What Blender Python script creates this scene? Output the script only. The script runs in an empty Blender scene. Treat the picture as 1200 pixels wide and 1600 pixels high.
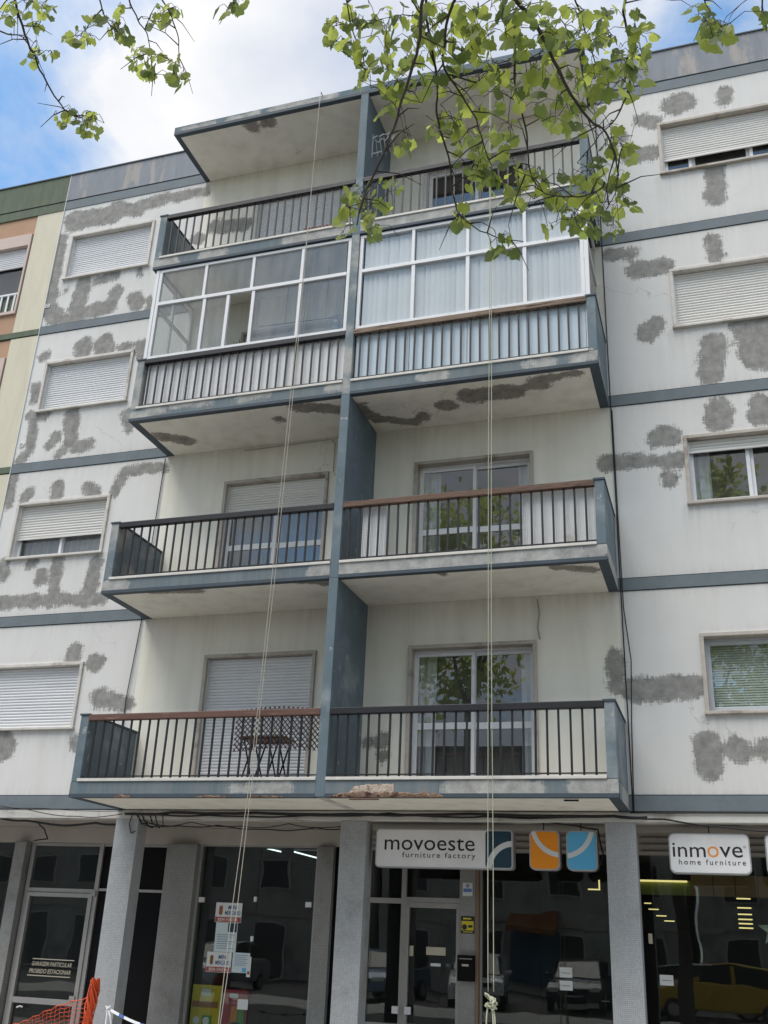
import bpy, bmesh, math, random
from mathutils import Vector, Matrix, noise
random.seed(7)
scene = bpy.context.scene
R = math.radians
# ------------------------------------------------------------------ camera
G = 3.25                                   # height of the first-floor slab underside above the ground
CAM = Vector((8.3085, -13.1811, -1.637 + G))
PITCH, ROLL, YAW, FPX = 0.4036, 0.0455, 0.3277, 1582.56
fwd = Vector((-math.sin(YAW)*math.cos(PITCH), math.cos(YAW)*math.cos(PITCH), math.sin(PITCH)))
rt0 = Vector((math.cos(YAW), math.sin(YAW), 0)); up0 = rt0.cross(fwd)
rt = math.cos(ROLL)*rt0 + math.sin(ROLL)*up0
up = -math.sin(ROLL)*rt0 + math.cos(ROLL)*up0
cd = bpy.data.cameras.new('camera'); cam = bpy.data.objects.new('camera', cd)
scene.collection.objects.link(cam)
cam.matrix_world = Matrix(((rt.x, up.x, -fwd.x, CAM.x), (rt.y, up.y, -fwd.y, CAM.y), (rt.z, up.z, -fwd.z, CAM.z), (0, 0, 0, 1)))
cd.sensor_fit = 'HORIZONTAL'; cd.sensor_width = 36; cd.lens = FPX/1200*36
cd.clip_start = 0.05; cd.clip_end = 3000
scene.camera = cam
def at(u, v, dist):                        # the point of the place a given distance away in a direction
    return CAM + (fwd + rt*((u-600)/FPX) + up*((800-v)/FPX)).normalized()*dist
# ------------------------------------------------------------------ sky and sun
SUN_EL, SUN_AZ = R(64), R(-150)            # veiled sun, high behind the viewer's left shoulder
world = bpy.data.worlds.new('World'); scene.world = world; world.use_nodes = True
nt = world.node_tree; nt.nodes.clear()
def wn(t, **k):
    n = nt.nodes.new(t)
    for a, b in k.items(): setattr(n, a, b)
    return n
sky = wn('ShaderNodeTexSky', sky_type='NISHITA', sun_disc=False, sun_elevation=SUN_EL, sun_rotation=SUN_AZ, air_density=1.0, dust_density=0.6, ozone_density=1.6)
tc = wn('ShaderNodeTexCoord'); sep = wn('ShaderNodeSeparateXYZ'); nt.links.new(tc.outputs['Generated'], sep.inputs[0])
addz = wn('ShaderNodeMath', operation='MAXIMUM'); addz.inputs[1].default_value = 0.0; nt.links.new(sep.outputs[2], addz.inputs[0])
adz2 = wn('ShaderNodeMath', operation='ADD'); adz2.inputs[1].default_value = 0.18; nt.links.new(addz.outputs[0], adz2.inputs[0])
cx = wn('ShaderNodeMath', operation='DIVIDE'); cy = wn('ShaderNodeMath', operation='DIVIDE')
nt.links.new(sep.outputs[0], cx.inputs[0]); nt.links.new(adz2.outputs[0], cx.inputs[1])
nt.links.new(sep.outputs[1], cy.inputs[0]); nt.links.new(adz2.outputs[0], cy.inputs[1])
cmb = wn('ShaderNodeCombineXYZ'); nt.links.new(cx.outputs[0], cmb.inputs[0]); nt.links.new(cy.outputs[0], cmb.inputs[1])
CLOUD_OFF = (15.329, 29.611, 2.308)
n1 = wn('ShaderNodeTexNoise'); n1.inputs['Scale'].default_value = 1.55; n1.inputs['Detail'].default_value = 9; n1.inputs['Roughness'].default_value = 0.56; n1.inputs['Distortion'].default_value = 0.25
shf = wn('ShaderNodeVectorMath', operation='ADD'); shf.inputs[1].default_value = CLOUD_OFF; nt.links.new(cmb.outputs[0], shf.inputs[0])
nt.links.new(shf.outputs[0], n1.inputs['Vector'])
cov = wn('ShaderNodeValToRGB'); cov.color_ramp.elements[0].position = 0.36; cov.color_ramp.elements[1].position = 0.475
nt.links.new(n1.outputs['Fac'], cov.inputs[0])
n2 = wn('ShaderNodeTexNoise'); n2.inputs['Scale'].default_value = 2.6; n2.inputs['Detail'].default_value = 7; n2.inputs['Roughness'].default_value = 0.5
nt.links.new(shf.outputs[0], n2.inputs['Vector'])
shade = wn('ShaderNodeValToRGB')
shade.color_ramp.elements[0].position = 0.40; shade.color_ramp.elements[0].color = (4.7, 5.25, 6.3, 1)
shade.color_ramp.elements[1].position = 0.64; shade.color_ramp.elements[1].color = (8.0, 7.95, 7.95, 1)
nt.links.new(n2.outputs['Fac'], shade.inputs[0])
blue = wn('ShaderNodeMixRGB', blend_type='MULTIPLY'); blue.inputs[0].default_value = 1.0; blue.inputs[2].default_value = (1.5, 2.0, 2.1, 1)
nt.links.new(sky.outputs[0], blue.inputs[1])
mx = wn('ShaderNodeMixRGB'); nt.links.new(cov.outputs[0], mx.inputs[0]); nt.links.new(blue.outputs[0], mx.inputs[1]); nt.links.new(shade.outputs[0], mx.inputs[2])
bg = wn('ShaderNodeBackground'); bg.inputs['Strength'].default_value = 0.1
nt.links.new(mx.outputs[0], bg.inputs['Color'])
wo = wn('ShaderNodeOutputWorld'); nt.links.new(bg.outputs[0], wo.inputs[0])
sd = bpy.data.lights.new('sun', 'SUN'); sd.energy = 2.9; sd.angle = R(40); sd.color = (1, 0.95, 0.88)
so = bpy.data.objects.new('sun', sd); scene.collection.objects.link(so)
sdir = Vector((math.sin(SUN_AZ)*math.cos(SUN_EL), math.cos(SUN_AZ)*math.cos(SUN_EL), math.sin(SUN_EL)))
so.rotation_euler = sdir.to_track_quat('Z', 'Y').to_euler(); so.location = (0, 0, 40)
scene.view_settings.view_transform = 'Standard'; scene.view_settings.look = 'None'
scene.view_settings.exposure = 0.38; scene.view_settings.gamma = 1.0
scene.cycles.max_bounces = 6; scene.cycles.diffuse_bounces = 3; scene.cycles.glossy_bounces = 3; scene.cycles.transparent_max_bounces = 16; scene.cycles.caustics_reflective = False; scene.cycles.caustics_refractive = False
# ------------------------------------------------------------------ materials
M = {}
def mat(name, col, rough=0.7, metal=0.0, var=0.12, vscale=3.0, bump=0.0, bscale=60.0, spec=0.4, dirt=None, dirtscale=1.2, dlo=0.52, dhi=0.68, stretch=None, col2=None, c2scale=4.0, c2lo=0.5, c2hi=0.54):
    m = bpy.data.materials.new(name); m.use_nodes = True; n = m.node_tree.nodes; l = m.node_tree.links; n.clear()
    out = n.new('ShaderNodeOutputMaterial'); p = n.new('ShaderNodeBsdfPrincipled'); l.new(p.outputs[0], out.inputs[0])
    p.inputs['Roughness'].default_value = rough; p.inputs['Metallic'].default_value = metal; p.inputs['Specular IOR Level'].default_value = spec
    tcn = n.new('ShaderNodeNewGeometry'); src = tcn.outputs['Position']
    if stretch:
        mp = n.new('ShaderNodeMapping'); mp.inputs['Scale'].default_value = stretch; l.new(src, mp.inputs[0]); src = mp.outputs[0]
    c = n.new('ShaderNodeRGB'); c.outputs[0].default_value = (*col, 1); cur = c.outputs[0]
    def noisy(scale, det=6, rough_=0.6):
        t = n.new('ShaderNodeTexNoise'); t.inputs['Scale'].default_value = scale; t.inputs['Detail'].default_value = det; t.inputs['Roughness'].default_value = rough_
        l.new(src, t.inputs['Vector']); return t.outputs['Fac']
    def mix(fac, a, b, mode='MIX'):
        x = n.new('ShaderNodeMixRGB'); x.blend_type = mode
        if isinstance(fac, float): x.inputs[0].default_value = fac
        else: l.new(fac, x.inputs[0])
        for i, q in ((1, a), (2, b)):
            if isinstance(q, tuple): x.inputs[i].default_value = (*q, 1)
            else: l.new(q, x.inputs[i])
        return x.outputs[0]
    def ramp(f, lo, hi):
        r = n.new('ShaderNodeMapRange'); r.interpolation_type = 'SMOOTHSTEP'; l.new(f, r.inputs[0]); r.inputs[1].default_value = lo; r.inputs[2].default_value = hi; return r.outputs[0]
    if col2: cur = mix(ramp(noisy(c2scale, 8, 0.62), c2lo, c2hi), cur, col2)
    if dirt: cur = mix(ramp(noisy(dirtscale, 8, 0.65), dlo, dhi), cur, dirt)
    if var:
        g = n.new('ShaderNodeMapRange'); l.new(noisy(vscale, 8, 0.7), g.inputs[0]); g.inputs[1].default_value = 0.25; g.inputs[2].default_value = 0.75; g.inputs[3].default_value = 1-var; g.inputs[4].default_value = 1+var*0.6
        gc = n.new('ShaderNodeCombineXYZ')
        for i in range(3): l.new(g.outputs[0], gc.inputs[i])
        cur = mix(1.0, cur, gc.outputs[0], 'MULTIPLY')
    l.new(cur, p.inputs['Base Color'])
    if bump:
        b = n.new('ShaderNodeBump'); b.inputs['Strength'].default_value = bump; b.inputs['Distance'].default_value = 0.01
        l.new(noisy(bscale, 5, 0.6), b.inputs['Height']); l.new(b.outputs[0], p.inputs['Normal'])
    M[name] = m; m['_cur'] = 0
    return m
def patched(name, col, patchcol, stain=(0.5, 0.47, 0.40), stain_amt=0.35):
    """painted render with raw cement repairs: the float attribute 'patch' holds the distance to the nearest repair stroke"""
    m = mat(name, col, 0.85, var=0.07, vscale=0.9, bump=0.25, bscale=90, spec=0.25, dirt=tuple(c*f for c, f in zip(col, stain)) if False else None)
    n = m.node_tree.nodes; l = m.node_tree.links
    p = [x for x in n if x.type == 'BSDF_PRINCIPLED'][0]; prev = p.inputs['Base Color'].links[0].from_socket
    geo = n.new('ShaderNodeNewGeometry')
    # faint vertical rain streaks
    mp = n.new('ShaderNodeMapping'); mp.inputs['Scale'].default_value = (2.4, 2.4, 0.25); l.new(geo.outputs['Position'], mp.inputs[0])
    st = n.new('ShaderNodeTexNoise'); st.inputs['Scale'].default_value = 1.6; st.inputs['Detail'].default_value = 6; l.new(mp.outputs[0], st.inputs['Vector'])
    sr = n.new('ShaderNodeMapRange'); l.new(st.outputs['Fac'], sr.inputs[0]); sr.inputs[1].default_value = 0.45; sr.inputs[2].default_value = 0.8; sr.inputs[4].default_value = stain_amt
    smx = n.new('ShaderNodeMixRGB'); l.new(sr.outputs[0], smx.inputs[0]); l.new(prev, smx.inputs[1]); smx.inputs[2].default_value = (*stain, 1)
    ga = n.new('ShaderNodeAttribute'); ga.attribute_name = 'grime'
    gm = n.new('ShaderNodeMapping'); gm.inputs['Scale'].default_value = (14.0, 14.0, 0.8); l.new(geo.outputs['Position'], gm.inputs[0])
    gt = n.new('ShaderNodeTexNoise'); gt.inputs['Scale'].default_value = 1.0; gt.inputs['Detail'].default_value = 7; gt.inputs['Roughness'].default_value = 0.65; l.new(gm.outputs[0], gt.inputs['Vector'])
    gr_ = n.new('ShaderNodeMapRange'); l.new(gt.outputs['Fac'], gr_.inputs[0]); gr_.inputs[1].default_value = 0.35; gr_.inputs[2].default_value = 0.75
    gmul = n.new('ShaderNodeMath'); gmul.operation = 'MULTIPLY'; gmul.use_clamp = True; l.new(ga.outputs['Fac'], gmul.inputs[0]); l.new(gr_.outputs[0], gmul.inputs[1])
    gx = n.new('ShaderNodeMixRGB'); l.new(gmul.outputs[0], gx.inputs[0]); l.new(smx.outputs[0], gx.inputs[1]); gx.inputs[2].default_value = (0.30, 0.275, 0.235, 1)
    vo = n.new('ShaderNodeTexVoronoi'); vo.feature = 'DISTANCE_TO_EDGE'; vo.inputs['Scale'].default_value = 0.55
    wd = n.new('ShaderNodeTexNoise'); wd.inputs['Scale'].default_value = 3.0; wd.inputs['Detail'].default_value = 6; l.new(geo.outputs['Position'], wd.inputs['Vector'])
    wa = n.new('ShaderNodeMixRGB'); wa.blend_type = 'LINEAR_LIGHT'; wa.inputs[0].default_value = 0.25; l.new(geo.outputs['Position'], wa.inputs[1]); l.new(wd.outputs['Color'], wa.inputs[2]); l.new(wa.outputs[0], vo.inputs['Vector'])
    vr = n.new('ShaderNodeMapRange'); l.new(vo.outputs['Distance'], vr.inputs[0]); vr.inputs[1].default_value = 0.004; vr.inputs[2].default_value = 0.0
    cm = n.new('ShaderNodeTexNoise'); cm.inputs['Scale'].default_value = 0.8; l.new(geo.outputs['Position'], cm.inputs['Vector'])
    cmr = n.new('ShaderNodeMapRange'); l.new(cm.outputs['Fac'], cmr.inputs[0]); cmr.inputs[1].default_value = 0.52; cmr.inputs[2].default_value = 0.62; cmr.inputs[4].default_value = 0.45
    cmu = n.new('ShaderNodeMath'); cmu.operation = 'MULTIPLY'; l.new(vr.outputs[0], cmu.inputs[0]); l.new(cmr.outputs[0], cmu.inputs[1])
    cx2 = n.new('ShaderNodeMixRGB'); l.new(cmu.outputs[0], cx2.inputs[0]); l.new(gx.outputs[0], cx2.inputs[1]); cx2.inputs[2].default_value = (0.22, 0.2, 0.18, 1); smx = cx2
    a = n.new('ShaderNodeAttribute'); a.attribute_name = 'patch'
    def nz(scale, amp, mapping=None):
        t = n.new('ShaderNodeTexNoise'); t.inputs['Scale'].default_value = scale; t.inputs['Detail'].default_value = 5; t.inputs['Roughness'].default_value = 0.65
        l.new(geo.outputs['Position'], t.inputs['Vector'])
        s = n.new('ShaderNodeMath'); s.operation = 'MULTIPLY_ADD'; l.new(t.outputs['Fac'], s.inputs[0]); s.inputs[1].default_value = amp; s.inputs[2].default_value = -amp/2
        return s.outputs[0]
    cur = a.outputs['Fac']
    for sc, am in ((3.0, 0.28), (9.0, 0.10), (40.0, 0.04)):
        ad = n.new('ShaderNodeMath'); ad.operation = 'ADD'; l.new(cur, ad.inputs[0]); l.new(nz(sc, am), ad.inputs[1]); cur = ad.outputs[0]
    for stretch_, am in (((48, 48, 5), 0.15), ((6, 6, 50), 0.11)):      # brush drags
        bm_ = n.new('ShaderNodeMapping'); bm_.inputs['Scale'].default_value = stretch_; l.new(geo.outputs['Position'], bm_.inputs[0])
        bt = n.new('ShaderNodeTexNoise'); bt.inputs['Scale'].default_value = 1.0; bt.inputs['Detail'].default_value = 3; l.new(bm_.outputs[0], bt.inputs['Vector'])
        bs = n.new('ShaderNodeMath'); bs.operation = 'MULTIPLY_ADD'; l.new(bt.outputs['Fac'], bs.inputs[0]); bs.inputs[1].default_value = am; bs.inputs[2].default_value = -am/2
        ad = n.new('ShaderNodeMath'); ad.operation = 'ADD'; l.new(cur, ad.inputs[0]); l.new(bs.outputs[0], ad.inputs[1]); cur = ad.outputs[0]
    mr = n.new('ShaderNodeMapRange'); mr.interpolation_type = 'SMOOTHSTEP'; l.new(cur, mr.inputs[0]); mr.inputs[1].default_value = 0.050; mr.inputs[2].default_value = -0.012
    # cement tone, trowelled
    tn = n.new('ShaderNodeTexNoise'); tn.inputs['Scale'].default_value = 7; tn.inputs['Detail'].default_value = 8; tn.inputs['Roughness'].default_value = 0.7; l.new(geo.outputs['Position'], tn.inputs['Vector'])
    cr = n.new('ShaderNodeValToRGB'); cr.color_ramp.elements[0].position = 0.3; cr.color_ramp.elements[1].position = 0.75
    cr.color_ramp.elements[0].color = (*[c*0.66 for c in patchcol], 1); cr.color_ramp.elements[1].color = (*[c*1.42 for c in patchcol], 1); l.new(tn.outputs['Fac'], cr.inputs[0])
    mx = n.new('ShaderNodeMixRGB'); l.new(mr.outputs[0], mx.inputs[0]); l.new(smx.outputs[0], mx.inputs[1]); l.new(cr.outputs[0], mx.inputs[2])
    l.new(mx.outputs[0], p.inputs['Base Color'])
    return m
patched('wall_white', (0.67, 0.665, 0.65), (0.26, 0.256, 0.242), (0.55, 0.53, 0.49), 0.28)
patched('wall_cream', (0.84, 0.815, 0.725), (0.28, 0.273, 0.245), (0.56, 0.52, 0.42), 0.40)
patched('soffit', (0.84, 0.815, 0.735), (0.27, 0.25, 0.222), (0.52, 0.47, 0.40), 0.45)
BL = (0.122, 0.166, 0.195); BARE = (0.36, 0.36, 0.345)
patched('fascia', BL, BARE, (0.20, 0.24, 0.26), 0.6)
mat('trim_blue', BL, 0.75, var=0.22, vscale=3, bump=0.2, col2=(0.25, 0.285, 0.31), c2scale=1.2, c2lo=0.50, c2hi=0.72, dirt=(0.34, 0.34, 0.325), dirtscale=5, dlo=0.645, dhi=0.67)
mat('trim_mixed', (0.14, 0.18, 0.205), 0.8, var=0.2, vscale=5, bump=0.2, col2=BARE, c2scale=1.1, c2lo=0.44, c2hi=0.60)
mat('trim_bare', BARE, 0.85, var=0.2, vscale=4, bump=0.25, col2=(0.15, 0.19, 0.215), c2scale=1.3, c2lo=0.52, c2hi=0.66)
mat('trim_dark', (0.055, 0.075, 0.095), 0.7, var=0.2, vscale=4, bump=0.2)
mat('band', (0.15, 0.182, 0.20), 0.75, var=0.18, vscale=3, bump=0.15)
mat('parapet_grey', (0.24, 0.26, 0.29), 0.85, var=0.2, vscale=2, bump=0.2, stretch=(2.2, 2.2, 0.5), col2=(0.36, 0.34, 0.32), c2scale=1.1, c2lo=0.52, c2hi=0.60)
mat('groove', (0.06, 0.07, 0.08), 0.9)
mat('sill', (0.62, 0.60, 0.56), 0.6, var=0.15, vscale=8)
mat('stone', (0.47, 0.43, 0.38), 0.65, var=0.2, vscale=9, bump=0.1, dirt=(0.27, 0.22, 0.18), dirtscale=2.5)
mat('stone_pale', (0.60, 0.57, 0.53), 0.65, var=0.18, vscale=9, bump=0.1, dirt=(0.38, 0.33, 0.28), dirtscale=2.5)
mat('shutter', (0.72, 0.71, 0.68), 0.5, var=0.12, vscale=2.2, stretch=(0.5, 0.5, 9), dirt=(0.55, 0.50, 0.42), dirtscale=1.4, dlo=0.55, dhi=0.8)
mat('shutter_cool', (0.70, 0.71, 0.725), 0.5, var=0.10, vscale=2.2, stretch=(0.5, 0.5, 9), dirt=(0.55, 0.52, 0.47), dirtscale=0.9, dlo=0.58, dhi=0.85)
mat('alu', (0.70, 0.71, 0.73), 0.42, metal=0.0, var=0.06, vscale=10, dirt=(0.5, 0.48, 0.44), dirtscale=4, dlo=0.6, dhi=0.8)
mat('alu_grey', (0.52, 0.54, 0.57), 0.45, metal=0.25, var=0.08, vscale=10)
mat('black_metal', (0.012, 0.012, 0.015), 0.5, var=0.3, vscale=20, dirt=(0.12, 0.07, 0.05), dirtscale=14, dlo=0.66, dhi=0.75)
mat('rail_black', (0.012, 0.012, 0.017), 0.55, var=0.3, vscale=12, stretch=(0.5, 3, 3), col2=(0.14, 0.09, 0.065), c2scale=14, c2lo=0.70, c2hi=0.76, bump=0.3, bscale=40)
mat('rail_wood', (0.15, 0.088, 0.06), 0.7, var=0.45, vscale=14, stretch=(0.35, 4, 4), col2=(0.07, 0.045, 0.035), c2scale=9, c2lo=0.5, c2hi=0.62, bump=0.4, bscale=40)
mat('rail_red', (0.13, 0.065, 0.05), 0.65, var=0.3, vscale=10, stretch=(0.4, 4, 4), col2=(0.22, 0.135, 0.10), c2scale=7, c2lo=0.55, c2hi=0.65, bump=0.3, bscale=40)
mat('rail_grey_wood', (0.23, 0.17, 0.125), 0.8, var=0.5, vscale=14, stretch=(0.35, 4, 4), col2=(0.05, 0.035, 0.03), c2scale=6, c2lo=0.52, c2hi=0.62, bump=0.5, bscale=40)
mat('panel_white', (0.72, 0.72, 0.73), 0.5, var=0.12, vscale=2, dirt=(0.42, 0.37, 0.32), dirtscale=2.2, dlo=0.56, dhi=0.75)
mat('panel_blue', (0.53, 0.62, 0.70), 0.45, var=0.08, vscale=2)
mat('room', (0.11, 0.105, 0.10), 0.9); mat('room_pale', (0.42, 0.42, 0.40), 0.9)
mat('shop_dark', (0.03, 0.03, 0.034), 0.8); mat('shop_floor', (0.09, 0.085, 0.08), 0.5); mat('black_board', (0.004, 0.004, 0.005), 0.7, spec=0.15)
mat('curtain_dim', (0.30, 0.33, 0.38), 0.9, var=0.15, vscale=4)
mat('curtain', (0.62, 0.64, 0.68), 0.9, var=0.1, vscale=4)
mat('blind_white', (0.74, 0.75, 0.76), 0.7, var=0.05)
mat('blind_green', (0.60, 0.66, 0.58), 0.6, var=0.08)
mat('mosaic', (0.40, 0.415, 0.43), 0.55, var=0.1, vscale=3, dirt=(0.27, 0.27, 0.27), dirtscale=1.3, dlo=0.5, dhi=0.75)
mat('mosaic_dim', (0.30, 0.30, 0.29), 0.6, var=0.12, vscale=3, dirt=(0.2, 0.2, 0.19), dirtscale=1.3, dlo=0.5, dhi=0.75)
for nm in ('mosaic', 'mosaic_dim'):                                   # 2 cm glass-paste tesserae: too small to build singly
    m = M[nm]; n = m.node_tree.nodes; l = m.node_tree.links; p = [x for x in n if x.type == 'BSDF_PRINCIPLED'][0]
    prev = p.inputs['Base Color'].links[0].from_socket
    g = n.new('ShaderNodeNewGeometry'); mp = n.new('ShaderNodeVectorMath'); mp.operation = 'DOT_PRODUCT'; mp.inputs[1].default_value = (1, 1, 0); l.new(g.outputs['Position'], mp.inputs[0])
    sx = n.new('ShaderNodeSeparateXYZ'); l.new(g.outputs['Position'], sx.inputs[0]); cb = n.new('ShaderNodeCombineXYZ'); l.new(mp.outputs['Value'], cb.inputs[0]); l.new(sx.outputs[2], cb.inputs[1])
    b = n.new('ShaderNodeTexBrick'); b.offset = 0.0; b.inputs['Scale'].default_value = 1.0; b.inputs['Brick Width'].default_value = 0.021; b.inputs['Row Height'].default_value = 0.021; b.inputs['Mortar Size'].default_value = 0.0022; b.inputs['Mortar Smooth'].default_value = 0.2
    b.inputs['Color1'].default_value = (1.06, 1.06, 1.06, 1); b.inputs['Color2'].default_value = (0.88, 0.885, 0.89, 1); b.inputs['Mortar'].default_value = (0.66, 0.66, 0.66, 1); l.new(cb.outputs[0], b.inputs['Vector'])
    x = n.new('ShaderNodeMixRGB'); x.blend_type = 'MULTIPLY'; x.inputs[0].default_value = 1.0; l.new(prev, x.inputs[1]); l.new(b.outputs['Color'], x.inputs[2]); l.new(x.outputs[0], p.inputs['Base Color'])
mat('lintel', (0.60, 0.585, 0.55), 0.8, var=0.15, vscale=3, dirt=(0.36, 0.33, 0.29), dirtscale=2)
mat('beam', (0.44, 0.41, 0.37), 0.85, var=0.15, vscale=2)
mat('ceiling_grey', (0.36, 0.33, 0.30), 0.9, var=0.15, vscale=2)
mat('shop_frame', (0.34, 0.33, 0.32), 0.45, metal=0.3, var=0.1, vscale=8)
mat('brown_jamb', (0.20, 0.14, 0.10), 0.6, var=0.2)
mat('sign_white', (0.72, 0.72, 0.73), 0.4, var=0.12, vscale=2.5, dirt=(0.52, 0.50, 0.46), dirtscale=2.2, dlo=0.56, dhi=0.8); mat('sign_edge', (0.42, 0.42, 0.43), 0.4, metal=0.4)
mat('sign_navy', (0.012, 0.045, 0.075), 0.4, var=0.05); mat('sign_orange', (0.80, 0.27, 0.012), 0.4, var=0.05); mat('sign_blue', (0.10, 0.42, 0.70), 0.4, var=0.05); mat('sign_swoosh', (0.62, 0.64, 0.66), 0.4, var=0.03)
mat('ink', (0.018, 0.018, 0.025), 0.6, var=0.0); mat('ink_orange', (0.80, 0.27, 0.03), 0.6, var=0.0); mat('ink_blue', (0.03, 0.09, 0.25), 0.6, var=0.0); mat('ink_white', (0.75, 0.73, 0.68), 0.6, var=0.0); mat('ink_gold', (0.50, 0.46, 0.36), 0.6, var=0.0)
mat('paper', (0.68, 0.70, 0.70), 0.8, var=0.05); mat('paper_blue', (0.60, 0.70, 0.74), 0.8, var=0.05); mat('poster_red', (0.36, 0.07, 0.06), 0.6, var=0.05); mat('poster_yellow', (0.60, 0.46, 0.03), 0.6, var=0.1); mat('poster_green', (0.06, 0.30, 0.07), 0.6); mat('poster_crimson', (0.36, 0.02, 0.04), 0.6); mat('poster_orange', (0.62, 0.22, 0.03), 0.6); mat('poster_brown', (0.30, 0.13, 0.06), 0.7); mat('sticker_blue', (0.12, 0.22, 0.48), 0.5); mat('sticker_yellow', (0.62, 0.50, 0.03), 0.5)
mat('rope_white', (0.50, 0.46, 0.39), 0.85, var=0.2, vscale=60, bump=0.5, bscale=300); mat('rope_green', (0.48, 0.50, 0.37), 0.85, var=0.2, vscale=60, bump=0.5, bscale=300)
mat('cable', (0.012, 0.012, 0.013), 0.55, var=0.2); mat('cable_pale', (0.40, 0.39, 0.36), 0.7, var=0.2)
mat('net_orange', (0.62, 0.085, 0.025), 0.5, var=0.2, vscale=30); mat('tape_white', (0.72, 0.73, 0.76), 0.5); mat('tape_blue', (0.05, 0.12, 0.40), 0.5)
mat('lattice_brown', (0.10, 0.065, 0.075), 0.8, var=0.3, vscale=20); mat('table_wood', (0.28, 0.17, 0.10), 0.6, var=0.3, vscale=15)
mat('white_plastic', (0.75, 0.76, 0.78), 0.4); mat('fan_blue', (0.30, 0.46, 0.62), 0.4); mat('plant_dark', (0.05, 0.07, 0.03), 0.8)
mat('terracotta', (0.12, 0.045, 0.03), 0.8, var=0.3)
mat('spall_pale', (0.50, 0.41, 0.34), 0.95, var=0.4, vscale=18, bump=1.0, bscale=60, col2=(0.26, 0.18, 0.14), c2scale=16, c2lo=0.52, c2hi=0.64)
mat('spall', (0.24, 0.16, 0.115), 0.95, var=0.5, vscale=14, bump=1.0, bscale=50, col2=(0.10, 0.06, 0.045), c2scale=9, c2lo=0.52, c2hi=0.60)
mat('n_green', (0.115, 0.145, 0.10), 0.85, var=0.25, vscale=3, bump=0.2, stretch=(3, 3, 0.6)); mat('n_cream', (0.62, 0.58, 0.46), 0.85, var=0.12, vscale=2, stretch=(3, 3, 0.5)); mat('n_orange', (0.44, 0.275, 0.18), 0.85, var=0.15, vscale=2); mat('n_pink', (0.56, 0.45, 0.40), 0.7, var=0.1)
mat('asphalt', (0.085, 0.084, 0.082), 0.9, var=0.2, vscale=2, bump=0.4, bscale=120); mat('paving', (0.46, 0.45, 0.42), 0.85, var=0.2, vscale=3, bump=0.3); mat('kerb', (0.36, 0.35, 0.34), 0.85); mat('road_paint', (0.72, 0.72, 0.70), 0.7)
mat('o_white', (0.46, 0.45, 0.42), 0.85, var=0.35, vscale=0.6, dirt=(0.25, 0.24, 0.22), dirtscale=0.5); mat('awning_dull', (0.30, 0.12, 0.05), 0.8); mat('shop_dull_blue', (0.05, 0.11, 0.17), 0.5)
mat('o_ochre', (0.42, 0.24, 0.14), 0.85, var=0.1); mat('o_window', (0.05, 0.055, 0.06), 0.2); mat('o_roof', (0.28, 0.12, 0.08), 0.8)
mat('bark', (0.085, 0.07, 0.06), 0.9, var=0.4, vscale=12, bump=0.8, bscale=40); mat('twig', (0.075, 0.06, 0.05), 0.85, var=0.3, vscale=30)
mat('car_white', (0.62, 0.63, 0.64), 0.25, spec=0.6, var=0.03); mat('car_blue', (0.16, 0.20, 0.28), 0.25, metal=0.4, var=0.03); mat('car_silver', (0.42, 0.43, 0.45), 0.25, metal=0.5, var=0.03); mat('car_yellow', (0.55, 0.36, 0.03), 0.3, spec=0.6, var=0.03); mat('car_dark', (0.02, 0.022, 0.027), 0.25, spec=0.6, var=0.03); mat('tyre', (0.02, 0.02, 0.02), 0.8); mat('rim', (0.45, 0.46, 0.48), 0.3, metal=0.8); mat('car_glass', (0.02, 0.023, 0.026), 0.05, spec=0.6, var=0.0); mat('car_lamp', (0.7, 0.7, 0.68), 0.1)
mat('skin', (0.45, 0.28, 0.20), 0.6); mat('shirt', (0.70, 0.70, 0.72), 0.9); mat('trousers', (0.03, 0.03, 0.04), 0.9)
mat('wood_panel', (0.42, 0.24, 0.10), 0.5, var=0.2, vscale=5); mat('green_panel', (0.30, 0.36, 0.08), 0.5); mat('star_green', (0.52, 0.60, 0.48), 0.5)
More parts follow.
